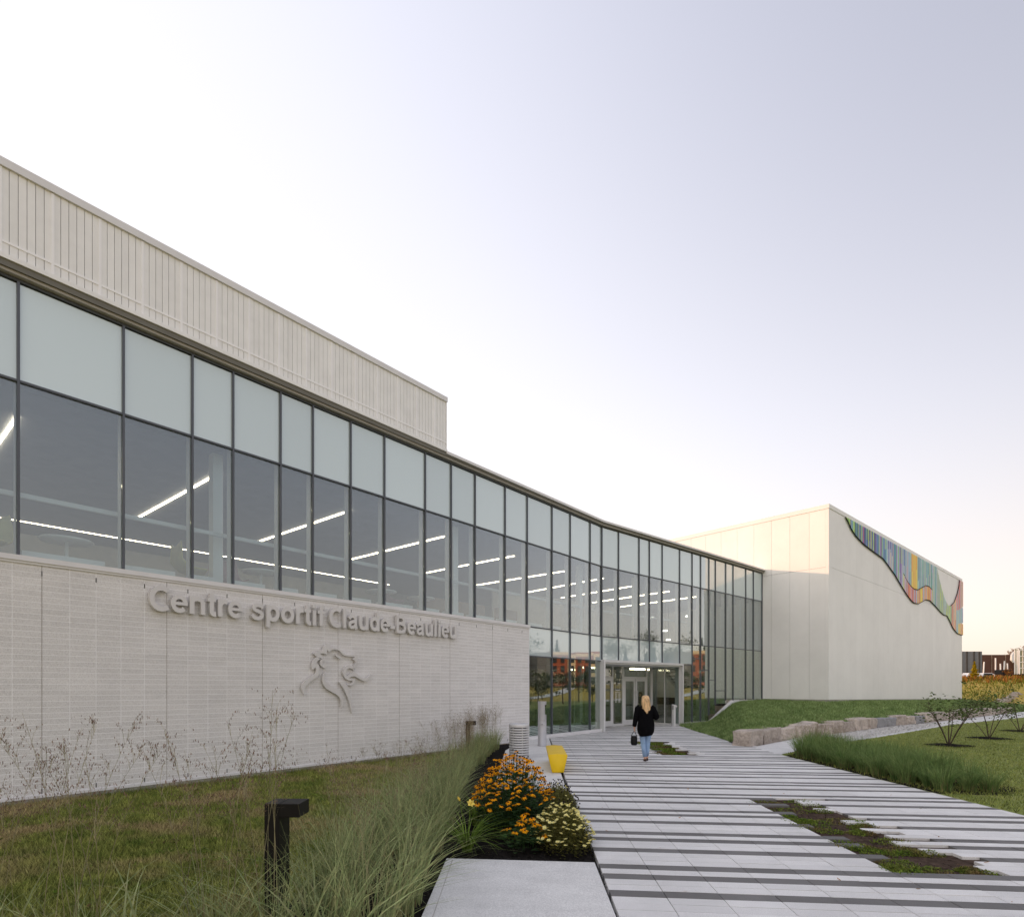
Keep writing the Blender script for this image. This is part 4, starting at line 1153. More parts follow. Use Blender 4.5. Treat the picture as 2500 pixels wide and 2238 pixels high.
be = empty('bench', (1.02, 12.6, .004))
tag(be, 'yellow moulded plastic bench with tapered sides at the plaza edge', 'bench')
def ring(y, inset=0):
    pts = []
    sec = [(-.128, .012), (-.134, .025), (-.214, .375), (-.210, .400), (-.195, .412), (0, .425), (.195, .412), (.210, .400), (.214, .375), (.134, .025), (.128, .012)]
    for x, z in sec: pts.append((x * (1 - inset * .8), y, .02 + (z - .02) * (1 - inset * .25) if z > .2 else z))
    return pts
mb = MB(); mb.loft([ring(0, .035)] + [ring(y, i) for y, i in ((.006, .012), (.018, 0), (.5, 0), (1.0, -.01), (1.5, 0), (1.982, 0), (1.994, .012), (2.0, .035))])
mb.build('bench_body', MT['yellow'], be, True, rot=(0, 0, R(-1.8)))
mb = MB(); mb.box((-.05, .1, -.002), (.05, .2, .014)); mb.build('foot_plate', MT['steel'], be, rot=(0, 0, R(-1.8)))
mb = MB(); mb.box((-.05, 1.8, -.002), (.05, 1.9, .014)); mb.build('foot_plate', MT['steel'], be, rot=(0, 0, R(-1.8)))

po = empty('door_opener_post', (7.97, 28.0, 0), R(8))
tag(po, 'slim silver door opener post beside the right jamb of the entrance', 'post')
mb = MB(); mb.box((-.085, -.05, 0), (.0, .05, 1.08)); mb.build('post', MT['alu'], po, bevel=.006)
mb = MB(); mb.box((.002, -.06, 0), (.085, .06, 1.06)); mb.build('front_cover', MT['alu_light'], po, bevel=.006)
mb = MB(); mb.box((-.07, -.054, .82), (-.03, -.051, 1.02)); mb.build('push_plate', MT['black'], po)
mb = MB(); mb.lathe([(.0, 0), (.05, 0), (.05, .02), (0, .025)], 14); mb.build('card_reader', MT['alu'], po, rot=(R(90), 0, 0), loc=(.13, -.02, .98))

# ------------------------------------------------------------------ grass blades and plants
def blade_arrays(base, h, w, lean_dir, lean, segs=4, twist=None, tipw=.15):
    """base (n,3), h (n), w (n), lean_dir (n) angle, lean (n) horizontal reach -> verts, quads"""
    n = len(base); u = np.linspace(0, 1, segs + 1)
    hx, hy = np.cos(lean_dir), np.sin(lean_dir)
    tw = lean_dir + np.pi/2 if twist is None else twist
    sx, sy = np.cos(tw), np.sin(tw)
    V = np.zeros((n, segs + 1, 2, 3))
    for k, q in enumerate(u):
        out = lean * (q ** 2.0); up = h * (q - .35 * np.clip(lean / np.maximum(h, 1e-6), 0, 1.6) * q ** 3)
        c = np.stack([base[:, 0] + hx * out, base[:, 1] + hy * out, base[:, 2] + up], -1)
        ww = w * (1 - (1 - tipw) * q ** 1.5) * .5
        V[:, k, 0] = c + np.stack([sx * ww, sy * ww, 0 * ww], -1); V[:, k, 1] = c - np.stack([sx * ww, sy * ww, 0 * ww], -1)
    idx = (np.arange(n) * (segs + 1) * 2)[:, None] + (np.arange(segs) * 2)[None]
    i = idx.ravel(); F_ = np.stack([i, i + 1, i + 3, i + 2], -1)
    return V.reshape(-1, 3), F_

def turf(name, pts, m, h=(.03, .06), w=.006, label=None, parent=None):
    n = len(pts); hh = rng.uniform(*h, n); a = rng.uniform(0, 2*np.pi, n); ln = hh * rng.uniform(.2, 1.0, n)
    ww = w * rng.uniform(.7, 1.3, n)
    t = rng.uniform(0, np.pi, n)
    v0 = pts + np.stack([np.cos(t) * ww, np.sin(t) * ww, 0 * ww], -1); v1 = pts - np.stack([np.cos(t) * ww, np.sin(t) * ww, 0 * ww], -1)
    v2 = pts + np.stack([np.cos(a) * ln, np.sin(a) * ln, hh], -1)
    V = np.stack([v0, v1, v2], 1).reshape(-1, 3); F_ = np.arange(3 * n).reshape(-1, 3)
    return tag(link(name, np_mesh(name, V, F_), m, parent), label, 'grass', None, 'stuff')
def in_poly(x, y, poly):
    c = np.zeros(len(x), bool); j = len(poly) - 1
    for i in range(len(poly)):
        xi, yi = poly[i]; xj, yj = poly[j]
        with np.errstate(divide='ignore', invalid='ignore'):
            c ^= ((yi > y) != (yj > y)) & (x < (xj - xi) * (y - yi) / (yj - yi + 1e-12) + xi)
        j = i
    return c
# worn lawn at the left: density falls with distance
def scatter_left(n):
    y = rng.uniform(2.6, 19.5, n * 4); x = rng.uniform(-9, -1.4, n * 4)
    keep = (np.abs(x / y) < .95) & (rng.random(n * 4) < np.clip((5.0 / y) ** 1.6, 0, 1))
    dist = (x - P1.x) * N1.x + (y - P1.y) * N1.y
    keep &= dist < -.01
    x, y = x[keep][:n], y[keep][:n]
    return np.stack([x, y, lawnz(x, y)], -1)
turf('lawn_grass', scatter_left(200000), MT['blade_l'], (.035, .10), .0065, 'short worn grass of the lawn along the block wall')
t_ = rng.uniform(-3, 13.5, 9000)
b_ = np.stack([P1.x + D1.x * t_ + N1.x * (-.01 - .09 * rng.random(9000)), P1.y + D1.y * t_ + N1.y * (-.01 - .09 * rng.random(9000)), np.full(9000, -.14)], -1)
turf('edge_grass', b_, MT['blade_l'], (.05, .17), .004, 'longer grass fringe at the foot of the block wall')
def scatter_right(n):
    y = rng.uniform(4.5, 33, n * 4); x = rng.uniform(7.68, 33, n * 4)
    keep = (np.abs(x / y) < .95) & (rng.random(n * 4) < np.clip((10 / y) ** 1.5, 0, 1)) & in_poly(x, y, [(7.68, 1.0), (45, 1.0), (52, 49.4)] + LP[-2::-1])
    x, y = x[keep][:n], y[keep][:n]
    return np.stack([x, y, np.full(len(x), -.004)], -1)
turf('lawn_grass', scatter_right(130000), MT['blade_r'], (.03, .06), .007, 'mown green grass of the lawn right of the plaza')
def scatter_mesh(V, F_, n):
    a, b, c, d_ = (V[F_[:, k]] for k in range(4))
    area = np.linalg.norm(np.cross(c - a, d_ - b), axis=1); cen = (a + c) / 2
    wgt = area / np.maximum(np.linalg.norm(cen, axis=1), 15) ** 1.3
    i = rng.choice(len(F_), n, p=wgt / wgt.sum()); u, w = rng.random((n, 1)), rng.random((n, 1))
    return (a[i] * (1-u) + b[i] * u) * (1-w) + (d_[i] * (1-u) + c[i] * u) * w
turf('berm_grass', scatter_mesh(BV, BF, 120000), MT['blade_b'], (.06, .15), .011, 'thick green grass covering the berm below the white block')

# switchgrass clumps
def clump_mesh(seed, n=260, h=(.65, 1.15), spread=.16, w=.008, reach=(.15, .65), dry=26, stalks=0, sh=(1.25, 1.6)):
    global rng
    r = np.random.default_rng(seed)
    rad = spread * np.sqrt(r.random(n)); a = r.uniform(0, 2*np.pi, n)
    base = np.stack([rad * np.cos(a), rad * np.sin(a), np.full(n, -.03)], -1)
    ld = a + r.normal(0, .7, n)
    hh = r.uniform(*h, n); ln = hh * r.uniform(*reach, n)
    V, Fq = blade_arrays(base, hh, w * r.uniform(.6, 1.5, n), ld, ln, 6, twist=r.uniform(0, np.pi, n))
    mi = np.zeros(len(Fq))
    if dry:
        rad = spread * np.sqrt(r.random(dry)); a = r.uniform(0, 2*np.pi, dry)
        b2 = np.stack([rad * np.cos(a), rad * np.sin(a), np.full(dry, -.03)], -1)
        V2_, F2_ = blade_arrays(b2, r.uniform(.15, .32, dry), np.full(dry, .008), a, r.uniform(.01, .08, dry), 3, twist=r.uniform(0, np.pi, dry))
        Fq = np.concatenate([Fq, F2_ + len(V)]); V = np.concatenate([V, V2_]); mi = np.concatenate([mi, np.ones(len(F2_))])
    return np_mesh('blades', V, Fq, mi=mi)
def panicle_mesh(seed, n=8, h=(1.2, 1.55), spread=.12, lean=.25, branches=16, seeds=7, thick=.0016):
    r = np.random.default_rng(seed); Vs, Fs, ms = [], [], []; off = 0
    def add(V, F_, m):
        nonlocal off
        Vs.append(V); Fs.append(F_ + off); ms.append(np.full(len(F_), m)); off += len(V)
    for _ in range(n):
        a = r.uniform(0, 2*np.pi); hh = r.uniform(*h); b = np.array([[r.normal(0, spread*.6), r.normal(0, spread*.6), 0]])
        ld = np.array([a]); ln = np.array([r.uniform(.3, 1.0) * lean * hh])
        for tw in (0, np.pi/2):
            V, F_ = blade_arrays(b, np.array([hh]), np.array([thick * 2.2]), ld, ln, 8, twist=np.array([tw]), tipw=.3); add(V, F_, 0)
        # branches leave the upper part of the stem
        q = r.uniform(.58, .99, branches); out = ln * q**2; up = hh * (q - .35 * np.clip(ln/hh, 0, 1.6) * q**3)
        bb = np.stack([b[0,0] + np.cos(a) * out, b[0,1] + np.sin(a) * out, up], -1)
        bl = hh * .30 * (1.15 - q) * r.uniform(.7, 1.3, branches) + .05; bd = r.uniform(0, 2*np.pi, branches)
        rise = bl * r.uniform(.5, 1.1, branches)
        V, F_ = blade_arrays(bb, rise, np.full(branches, thick), bd, bl * .8, 3, tipw=.6); add(V, F_, 0)
        # seeds along the branches
        nb = branches * seeds; k = np.repeat(np.arange(branches), seeds); u = r.uniform(.35, 1.0, nb)
        c = np.stack([bb[k,0] + np.cos(bd[k]) * bl[k]*.8 * u**2, bb[k,1] + np.sin(bd[k]) * bl[k]*.8 * u**2, bb[k,2] + rise[k] * (u - .3*u**3)], -1) + r.normal(0, .006, (nb, 3))
        V, F_ = blade_arrays(c, np.full(nb, .013), np.full(nb, .0048), r.uniform(0, 6.28, nb), np.full(nb, .004), 1, twist=r.uniform(0, 3.1, nb), tipw=.4); add(V, F_, 1)
    return np_mesh('panicles', np.concatenate(Vs), np.concatenate(Fs), mi=np.concatenate(ms))
SW = [clump_mesh(s, 115, w=.0090, h=(.45, 1.2), reach=(.1, 1.05), dry=40) for s in (1, 2, 3)]
SWN = [clump_mesh(s, 42, h=(.55, 1.1), spread=.2, w=.017, reach=(.3, 1.15), dry=0) for s in (6, 7)]
SWF = [clump_mesh(s, 120, h=(.5, 1.15), w=.010, dry=20) for s in (4, 5)]
PN = [panicle_mesh(s, 5, thick=.0019) for s in (1, 2, 3)]
PNF = [panicle_mesh(s, 6, (1.25, 1.65), .16, .18, 16, 6, .0018) for s in (4, 5)]
for me in SW + SWF + SWN: me.materials.append(MT['switch']); me.materials.append(MT['switch_dry'])
for me in PN + PNF: me.materials.append(MT['stalk']); me.materials.append(MT['panicle'])
rs = random.Random(9)
def clump(x, y, me, pme, sc, lab, grp, nm='switchgrass', z=-.02, psc=1.):
    r = empty(nm, (x, y, z), rs.uniform(0, 6.28)); r.scale = (sc, sc, sc * rs.uniform(.92, 1.08))
    link('blades', me, None, r)
    if pme is not None:
        o = link('panicles', pme, None, r); o.scale = (psc,) * 3
    tag(r, lab, 'grass', grp); return r
y = 4.15; row = 0
while y < 18.3:
    for k, bx in enumerate((-1.02, -1.42, -1.80)):
        x = bx + rs.uniform(-.08, .08) + (.5 * max(0, y - 13) / 5)
        if (y < 5.0 or y > 10.5) and k == 2: continue
        far = y > 12.0
        rowname = ('front row beside the mulch', 'middle row', 'back row beside the lawn')[k]
        place = 'beside the near concrete slab' if y < 6.4 else ('beside the daylilies' if y < 8.4 else ('beside the coneflowers' if y < 10.4 else ('between the coneflowers and the far bollard' if y < 13.5 else ('around the far bollard' if y < 16.2 else 'behind the litter bin'))))
        lab = ('airy seeding switchgrass clump ' if far else 'tall green switchgrass clump ') + place + ', ' + rowname
        grp = 'switchgrass clumps before the block wall' if far else 'switchgrass clumps by the slab'
        thin = (k == 2)
        clump(x, y + rs.uniform(-.12, .12), rs.choice(SWF if far else SW), (rs.choice(PNF) if far else (rs.choice(PN) if (k + row) % 3 == 0 else None)), rs.uniform(.82, 1.02) * (.85 if thin else 1) * (.74 if far else (.88 if y > 8 else 1)), lab, grp, psc=1.25 if far else 1.0)
    y += .50 if y < 12 else .46; row += 1
for (x, y_, sc, pan) in ((-2.55, 3.50, .80, 0), (-1.95, 3.75, .85, 1), (-1.50, 3.60, .9, None), (-3.25, 3.45, .7, 2), (-2.2, 4.15, .72, 1), (-1.15, 3.6, .95, None), (-2.9, 3.7, .75, 0), (-3.6, 3.9, .7, 1), (-2.35, 3.55, .85, None), (-1.7, 4.0, .85, 2)):
    clump(x, y_, rs.choice(SWN + SW[:1]), PN[pan] if pan is not None else None, sc, 'loose foreground switchgrass clump ' + ('left of the near bollard' if x < -2.1 else 'in front of the near bollard' if x < -1.4 else 'right of the near bollard at the bottom edge'), 'foreground switchgrass', psc=1.5)

# bed grasses at the right of the plaza
SG = [clump_mesh(s, 230, h=(.40, .78), spread=.15, w=.011, reach=(.1, .8), dry=45) for s in (11, 12, 13)]
for me in SG: me.materials.append(MT['sedge']); me.materials.append(MT['switch_dry'])
SGP = [panicle_mesh(s, 5, (.8, 1.0), .1, .15, 8, 4, .002) for s in (14,)]
for me in SGP: me.materials.append(MT['stalk']); me.materials.append(MT['panicle'])
tag(poly_sheet('mulch_bed', [(7.66, 15.9), (7.66, 10.2), (8.7, 10.0), (9.6, 10.6), (9.4, 13.5), (9.9, 16.6), (9.3, 17.6)], -.002, MT['mulch']), kind='structure')
y = 10.55
while y < 17.4:
    x = 7.98 + max(0, y - 15.6) * .85
    xe = 8.9 if y < 13 else 9.3
    while x < max(xe, 8.4 + max(0, y - 15.6) * .9):
        far = y > 15.2
        clump(x + rs.uniform(-.06, .06), y + rs.uniform(-.1, .1), rs.choice(SG), SGP[0] if far else None, rs.uniform(.85, 1.1) * (.82 if y < 11.2 else 1), ('dark green bed grass clump ' + ('at the near end of the bed' if y < 11.6 else ('in the near half of the bed' if y < 13.2 else ('in the far half of the bed' if y < 15.2 else 'at the far end of the bed'))) + (' by the pavers' if x < 8.2 + max(0, y - 15.6) * .85 else ' by the lawn')), 'bed grasses right of the plaza', 'sedge_clump', 0)
        x += .40
    y += .42

# mulch chips
def chips(n, fx, fy, z, size, m, name, lab):
    x, y = fx(n), fy(n)
    c = np.stack([x, y, np.full(n, z) + rng.random(n) * .012], -1)
    a = rng.uniform(0, 2*np.pi, n); l = rng.uniform(.4, 1, n) * size; w = l * rng.uniform(.15, .4, n); ti = rng.normal(0, .35, n)
    dx = np.stack([np.cos(a) * l, np.sin(a) * l, np.sin(ti) * l], -1); dy = np.stack([-np.sin(a) * w, np.cos(a) * w, rng.normal(0, .3, n) * w], -1)
    V = np.stack([c - dx - dy, c + dx - dy, c + dx + dy, c - dx + dy], 1).reshape(-1, 3)
    tag(link(name, np_mesh(name, V, np.arange(4*n).reshape(-1, 4)), m), lab, 'mulch', None, 'stuff')
chips(16000, lambda n: rng.uniform(-1.9, .95, n), lambda n: np.where(np.arange(n) % 2, rng.uniform(6.25, 10.6, n), rng.uniform(3.6, 9, n)) , -.028, .022, MT['chip'], 'mulch_chips', 'dark shredded bark mulch around the flowers')
chips(5000, lambda n: rng.uniform(7.68, 8.9, n), lambda n: rng.uniform(10.3, 15.8, n), .0, .03, MT['chip'], 'mulch_chips', 'dark bark mulch under the bed grasses')
chips(2600, lambda n: rng.uniform(3.85, 4.9, n), lambda n: rng.uniform(5.85, 9.7, n), -.03, .018, MT['soil'], 'soil_crumbs', 'loose brown soil in the planting gap of the plaza')

gx = rng.uniform(10.5, 22.8, 14000); gy_ = rng.uniform(19.8, 31, 14000); kk = in_poly(gx, gy_, GRV)
chips(int(kk.sum()), lambda n: gx[kk], lambda n: gy_[kk], .008, .05, MT['gravel'], 'gravel_stones', 'pale gravel stones between the boulders and the path')
wx = []; rw = np.random.default_rng(77)
for _ in range(420):
    y0 = rw.uniform(3.2, 14); x0 = rw.uniform(-.9 * y0, -2.1); k_ = rw.integers(5, 22)
    if (x0 - P1.x) * N1.x + (y0 - P1.y) * N1.y > -.3: continue
    wx.append(np.stack([x0 + rw.normal(0, .07, k_), y0 + rw.normal(0, .06, k_), np.full(k_, -.115) + .03 * rw.random(k_)], -1))
wx = np.concatenate(wx); nw = len(wx)
V, F_ = blade_arrays(wx, rw.uniform(.005, .04, nw), rw.uniform(.018, .034, nw), rw.uniform(0, 6.28, nw), rw.uniform(.02, .05, nw), 2, tipw=.4)
me = np_mesh('lawn_weeds', V, F_); me.materials.append(MT['moss']); tag(link('lawn_weeds', me), 'scattered broad leaved weeds in the worn left lawn', 'weeds', None, 'stuff')
chips(70, lambda n: rng.uniform(1.2, 7.4, n), lambda n: rng.uniform(5, 17, n), .001, .022, MT['autumn'], 'fallen_leaves', 'few small dry leaves lying on the striped pavers')
# ---- flowers
def leaf_blob(seed, n, rx, ry, h, size, mlist, stem=True, elong=2.2, low=.0):
    r = np.random.default_rng(seed)
    u = r.random(n) ** .5; a = r.uniform(0, 2*np.pi, n)
    x, y_ = rx * u * np.cos(a), ry * u * np.sin(a)
    z = low + (h - low) * r.random(n) ** .8 * (1 - .55 * u ** 2)
    c = np.stack([x, y_, z], -1)
    V, F_ = blade_arrays(c, size * r.uniform(.1, .7, n), size / elong * r.uniform(.7, 1.3, n), a + r.normal(0, .8, n), size * r.uniform(.5, 1.1, n), 2, tipw=.1)
    V = V.reshape(n, 3, 2, 3)
    mid = V.mean(axis=2, keepdims=True); wd = np.array([.25, 1.0, .12])[None, :, None, None]
    V = (mid + (V - mid) * wd * 1.6).reshape(-1, 3)
    return np_mesh('foliage', V, F_)
def stems_mesh(tops, base_r, m, seed=1, w=.004):
    r = np.random.default_rng(seed); tops = np.asarray(tops); n = len(tops)
    b = tops.copy(); b[:, 0] *= base_r; b[:, 1] *= base_r; b[:, 2] = 0
    ld = np.arctan2(tops[:, 1] - b[:, 1], tops[:, 0] - b[:, 0]); ln = np.hypot(tops[:, 0] - b[:, 0], tops[:, 1] - b[:, 1])
    Vs, Fs = [], []
    for k, tw in enumerate((0., np.pi/2)):
        u = np.linspace(0, 1, 4); V = np.zeros((n, 4, 2, 3))
        for i, q in enumerate(u):
            c = b + (tops - b) * np.array([q**1.6, q**1.6, q])[None]
            V[:, i, 0] = c + np.array([np.cos(tw), np.sin(tw), 0]) * w/2; V[:, i, 1] = c - np.array([np.cos(tw), np.sin(tw), 0]) * w/2
        idx = ((np.arange(n) * 8)[:, None] + (np.arange(3) * 2)[None]).ravel() + k * n * 8
        Vs.append(V.reshape(-1, 3)); Fs.append(np.stack([idx, idx+1, idx+3, idx+2], -1))
    me = np_mesh('stems', np.concatenate(Vs), np.concatenate(Fs)); me.materials.append(m); return me
def daisy_mesh(R_, np_, droop, cone_r, cone_h, mats, seed=0, wide=.34):
    mb = MB(); r = random.Random(seed)
    for k in range(np_):
        a = 2*math.pi*k/np_ + r.uniform(-.1, .1); l = R_ * r.uniform(.85, 1.08); w = R_ * wide * .5; dz = -droop * r.uniform(.7, 1.3)
        ca, sa = math.cos(a), math.sin(a)
        P = lambda rr, ww, z: (ca * rr - sa * ww, sa * rr + ca * ww, z)
        mb.add([P(cone_r*.5, -w*.5, 0), P(cone_r*.5, w*.5, 0), P(l*.6, w, dz*.35), P(l*.6, -w, dz*.35), P(l, w*.35, dz), P(l, -w*.35, dz)], [(0, 3, 2, 1), (3, 5, 4, 2)], 0)
    if cone_h:
        b = len(mb.v); n = 8
        rings = [[(rr * math.cos(2*math.pi*k/n), rr * math.sin(2*math.pi*k/n), z) for k in range(n)] for rr, z in ((cone_r, -.002), (cone_r*1.05, cone_h*.35), (cone_r*.75, cone_h*.8), (cone_r*.2, cone_h))]
        mb.loft(rings, 1)
    me = mb.mesh('flower'); 
    for m_ in mats: me.materials.append(m_)
    return me
FL_ = [daisy_mesh(.043, 12, .016, .010, .014, (MT['petal'], MT['cone']), s) for s in (1, 2)] + [daisy_mesh(.040, 11, .030, .011, .018, (MT['petal'], MT['cone']), 3)]
FLC = daisy_mesh(.020, 5, .022, .010, .020, (MT['petal'], MT['cone']), 4)
FLc = [daisy_mesh(.027, 8, -.003, .005, .004, (MT['core_petal'], MT['yellow']), s, .55) for s in (5, 6)]
cn = MB(); cn.lathe([(.006, 0), (.011, .006), (.009, .016), (.002, .02)], 8); CON = cn.mesh('seed_cone'); CON.materials.append(MT['cone'])
def flower_plant(name, loc, rx, ry, h, nf, nleaf, lsize, leafm, fl, lab, cat, seed, tilt=(-.25, .35), spent=0, low=.45, fsc=1., grp=None):
    r = empty(name, loc); rr = random.Random(seed)
    me = leaf_blob(seed, nleaf, rx, ry, h * .82, lsize, None); me.materials.append(leafm); link('foliage', me, None, r)
    tops = []
    for k in range(nf + spent):
        for _ in range(60):
            u = math.sqrt(rr.random()); a = rr.uniform(0, 2*math.pi)
            x, y_ = rx * u * math.cos(a) * 1.12, ry * u * math.sin(a) * 1.08
            z = h * (1 - (1 - low) * u ** 2.2) * rr.uniform(.82, 1.05)
            if all((x-p[0])**2 + (y_-p[1])**2 + .4*(z-p[2])**2 > (.045 * fsc) ** 2 for p in tops): break
        tops.append((x, y_, z))
        if k < nf:
            o = link('flower', rr.choice(fl), None, r, (x, y_, z), (rr.uniform(.05, .6) - .0, rr.uniform(-.35, .35), rr.uniform(0, 6.28)))
            s = rr.uniform(.8, 1.15) * fsc; o.scale = (s, s, s)
        else:
            link('seed_cone', CON, None, r, (x, y_, z + .03), (rr.uniform(-.2, .3), rr.uniform(-.3, .3), 0))
    link('stems', stems_mesh(tops, .55, leafm, seed), None, r)
    tag(r, lab, cat, grp); return r
flower_plant('coneflower', (.02, 8.0, -.02), .50, .98, .98, 270, 900, .12, MT['rud_leaf'], FL_ + [FLC], 'big bushy clump of orange black eyed coneflowers in the mulch bed', 'flowers', 31, spent=60)
flower_plant('coneflower', (.14, 6.75, -.02), .24, .26, .40, 20, 160, .10, MT['rud_leaf'], FL_[:2], 'small low clump of orange coneflowers at the front of the bed', 'flowers', 32, low=.5, fsc=1.05)
flower_plant('tickseed', (.62, 7.05, -.02), .36, .72, .46, 200, 2600, .045, MT['core_leaf'], FLc, 'pale yellow tickseed in full bloom at the front corner of bed', 'flowers', 33, low=.3, fsc=1.05)
flower_plant('tickseed', (.72, 8.7, -.02), .27, 1.05, .44, 34, 3000, .045, MT['core_leaf'], FLc, 'fading brownish tickseed behind the blooming one beside the pavers', 'flowers', 34, spent=120, low=.4, fsc=.62)
# daylilies
def daylily(x, y_, n, sc, lab, flower, seed):
    r = empty('daylily', (x, y_, -.03)); q = np.random.default_rng(seed)
    a = q.uniform(0, 2*np.pi, n); b = np.stack([.05 * np.cos(a), .05 * np.sin(a), 0 * a], -1)
    hh = q.uniform(.34, .62, n) * sc; V, F_ = blade_arrays(b, hh, q.uniform(.013, .020, n), a + q.normal(0, .3, n), hh * q.uniform(.7, 1.75, n), 8, tipw=.05)
    me = np_mesh('leaves', V, F_); me.materials.append(MT['lily_leaf']); link('leaves', me, None, r)
    if flower:
        mb = MB(); mb.tube([(0, 0, 0), (.03, -.05, .4), (.045, -.09, .60)], .004, 5); mb.build('scape', MT['lily_leaf'], r)
        mb = MB()
        for k in range(6):
            a_ = k * math.pi / 3; w_ = .020 if k % 2 else .026; ca, sa = math.cos(a_), math.sin(a_)
            P = lambda rr, ww, z: (ca*rr - sa*ww, sa*rr + ca*ww, z)
            mb.add([P(.004, -.004, 0), P(.004, .004, 0), P(.03, w_, .035), P(.03, -w_, .035), P(.062, .006, .042), P(.062, -.006, .042)], [(0, 1, 2, 3), (3, 2, 4, 5)])
        mb.build('flower', MT['lily_petal'], r, loc=(.045, -.10, .58), rot=(R(50), R(20), R(10))).scale = (.8, .8, .8)
        mb = MB(); mb.lathe([(.003, 0), (.012, .02), (.013, .045), (.003, .065)], 8); mb.build('bud', MT['lily_petal'], r, loc=(-.08, -.02, .60), rot=(.3, -.4, 0))
        mb = MB(); mb.tube([(-.01, 0, 0), (-.05, -.01, .4), (-.08, -.02, .60)], .0035, 5); mb.build('scape', MT['lily_leaf'], r)
    tag(r, lab, 'plant')
daylily(-.53, 6.68, 95, 1.0, 'daylily with one yellow trumpet flower at the front of the bed', True, 41)
daylily(-.50, 7.95, 60, 1.25, 'leafy daylily without flowers between switchgrass and coneflowers', False, 42)

# creeping plants in the two plaza gaps
def creeper(n, x0, x1, y0, y1, patches, seed, lab, size=.03):
    r = np.random.default_rng(seed); pts = []
    for (cx_, cy_, rr_, k) in patches:
        a = r.uniform(0, 2*np.pi, k); u = np.sqrt(r.random(k)) * rr_
        pts.append(np.stack([cx_ + u * np.cos(a) * 1.3, cy_ + u * np.sin(a) * .8, -.03 + .05 * r.random(k) * (1 - (u / rr_) ** 2)], -1))
    c = np.concatenate(pts); c = c[(c[:, 0] > x0) & (c[:, 0] < x1) & (c[:, 1] > y0) & (c[:, 1] < y1)]; n = len(c)
    V, F_ = blade_arrays(c, size * r.uniform(.2, 1, n), size * .45 * r.uniform(.6, 1.3, n), r.uniform(0, 6.28, n), size * r.uniform(.3, 1, n), 2)
    me = np_mesh('creeping_plants', V, F_); me.materials.append(MT['moss'])
    tag(link('creeping_plants', me), lab, 'ground cover', None, 'stuff')
rp = random.Random(4)
creeper(0, 3.88, 5.0, 5.72, 9.75, [(rp.uniform(3.95, 5.0), rp.uniform(5.8, 9.7), rp.uniform(.10, .30), rp.randint(200, 520)) for _ in range(34)], 51, 'low green creeping plants in the near planting gap of the plaza')
creeper(0, 4.1, 5.2, 15.9, 19.95, [(rp.uniform(4.2, 5.2), rp.uniform(16.0, 19.8), rp.uniform(.2, .40), rp.randint(350, 700)) for _ in range(22)], 52, 'low green creeping plants in the far planting gap beside the woman', .05)
# small weeds at the ragged paver edges
# ------------------------------------------------------------------ shrubs and trees
def tree(name, loc, h, crown, nleaf, lsize, mleaf, lab, cat='tree', seed=1, stems=1, trunk_h=.35, trunk_r=.03, shape='round', grp=None, mbark=None):
    r = random.Random(seed); q = np.random.default_rng(seed)
    root = empty(name, loc); mb = MB(); tips = []
    for s in range(stems):
        a = r.uniform(0, 6.28) if stems == 1 else 2*math.pi*s/stems + r.uniform(-.4, .4)
        tilt = 0.02 if stems == 1 else r.uniform(.45, .85)
        top = Vector((math.cos(a) * tilt * h * .8, math.sin(a) * tilt * h * .8, h * r.uniform(.72, .95)))
        pts = [Vector((0, 0, -.05)), top * .35 + Vector((r.uniform(-.02, .02) * h, r.uniform(-.02, .02) * h, 0)), top * .7, top]
        mb.tube(pts, [trunk_r, trunk_r * .8, trunk_r * .5, trunk_r * .15], 6)
        for k in range(9):
            f = r.uniform(trunk_h, .95); b = pts[0].lerp(top, f); aa = r.uniform(0, 6.28)
            wd = crown * (1.1 - f) if shape == 'cone' else crown * r.uniform(.5, .95) * (1 if stems == 1 else .5)
            e = b + Vector((math.cos(aa) * wd, math.sin(aa) * wd, wd * (.05 if shape == 'cone' else r.uniform(.25, .8))))
            mb.tube([b, b.lerp(e, .5) + Vector((0, 0, .03 * h)), e], [trunk_r * .35, trunk_r * .22, trunk_r * .06], 4); tips += [b.lerp(e, .6), e]
        tips.append(top)
    mb.build('trunk', mbark or MT['bark'], root)
    T = np.array([tuple(t_) for t_ in tips])
    if shape == 'cone':
        zf = q.random(nleaf) ** .75; z = h * (trunk_h * .4 + (1 - trunk_h * .4) * (1 - zf)); rad = crown * zf * np.sqrt(q.random(nleaf)) * (.75 + .25 * np.sin(z * 9 / max(h, 1) * 3)); a = q.uniform(0, 6.28, nleaf)
        c = np.stack([rad * np.cos(a), rad * np.sin(a), z], -1)
    else:
        nb = max(10, len(T)); cl = T[q.integers(0, len(T), nb)] + q.normal(0, crown * .16, (nb, 3))
        k = q.integers(0, nb, nleaf); sp = crown * (.20 if stems == 1 else .10)
        c = cl[k] + q.normal(0, sp, (nleaf, 3)) * np.array([1, 1, .75])
        c[:, 2] = np.maximum(c[:, 2], h * trunk_h * .7)
    V, F_ = blade_arrays(c, lsize * q.uniform(-.5, .8, nleaf), lsize * .6 * q.uniform(.7, 1.3, nleaf), q.uniform(0, 6.28, nleaf), lsize * q.uniform(.4, 1.1, nleaf), 2, tipw=.2)
    me = np_mesh('crown', V, F_); me.materials.append(mleaf); link('crown', me, None, root)
    tag(root, lab, cat, grp); return root
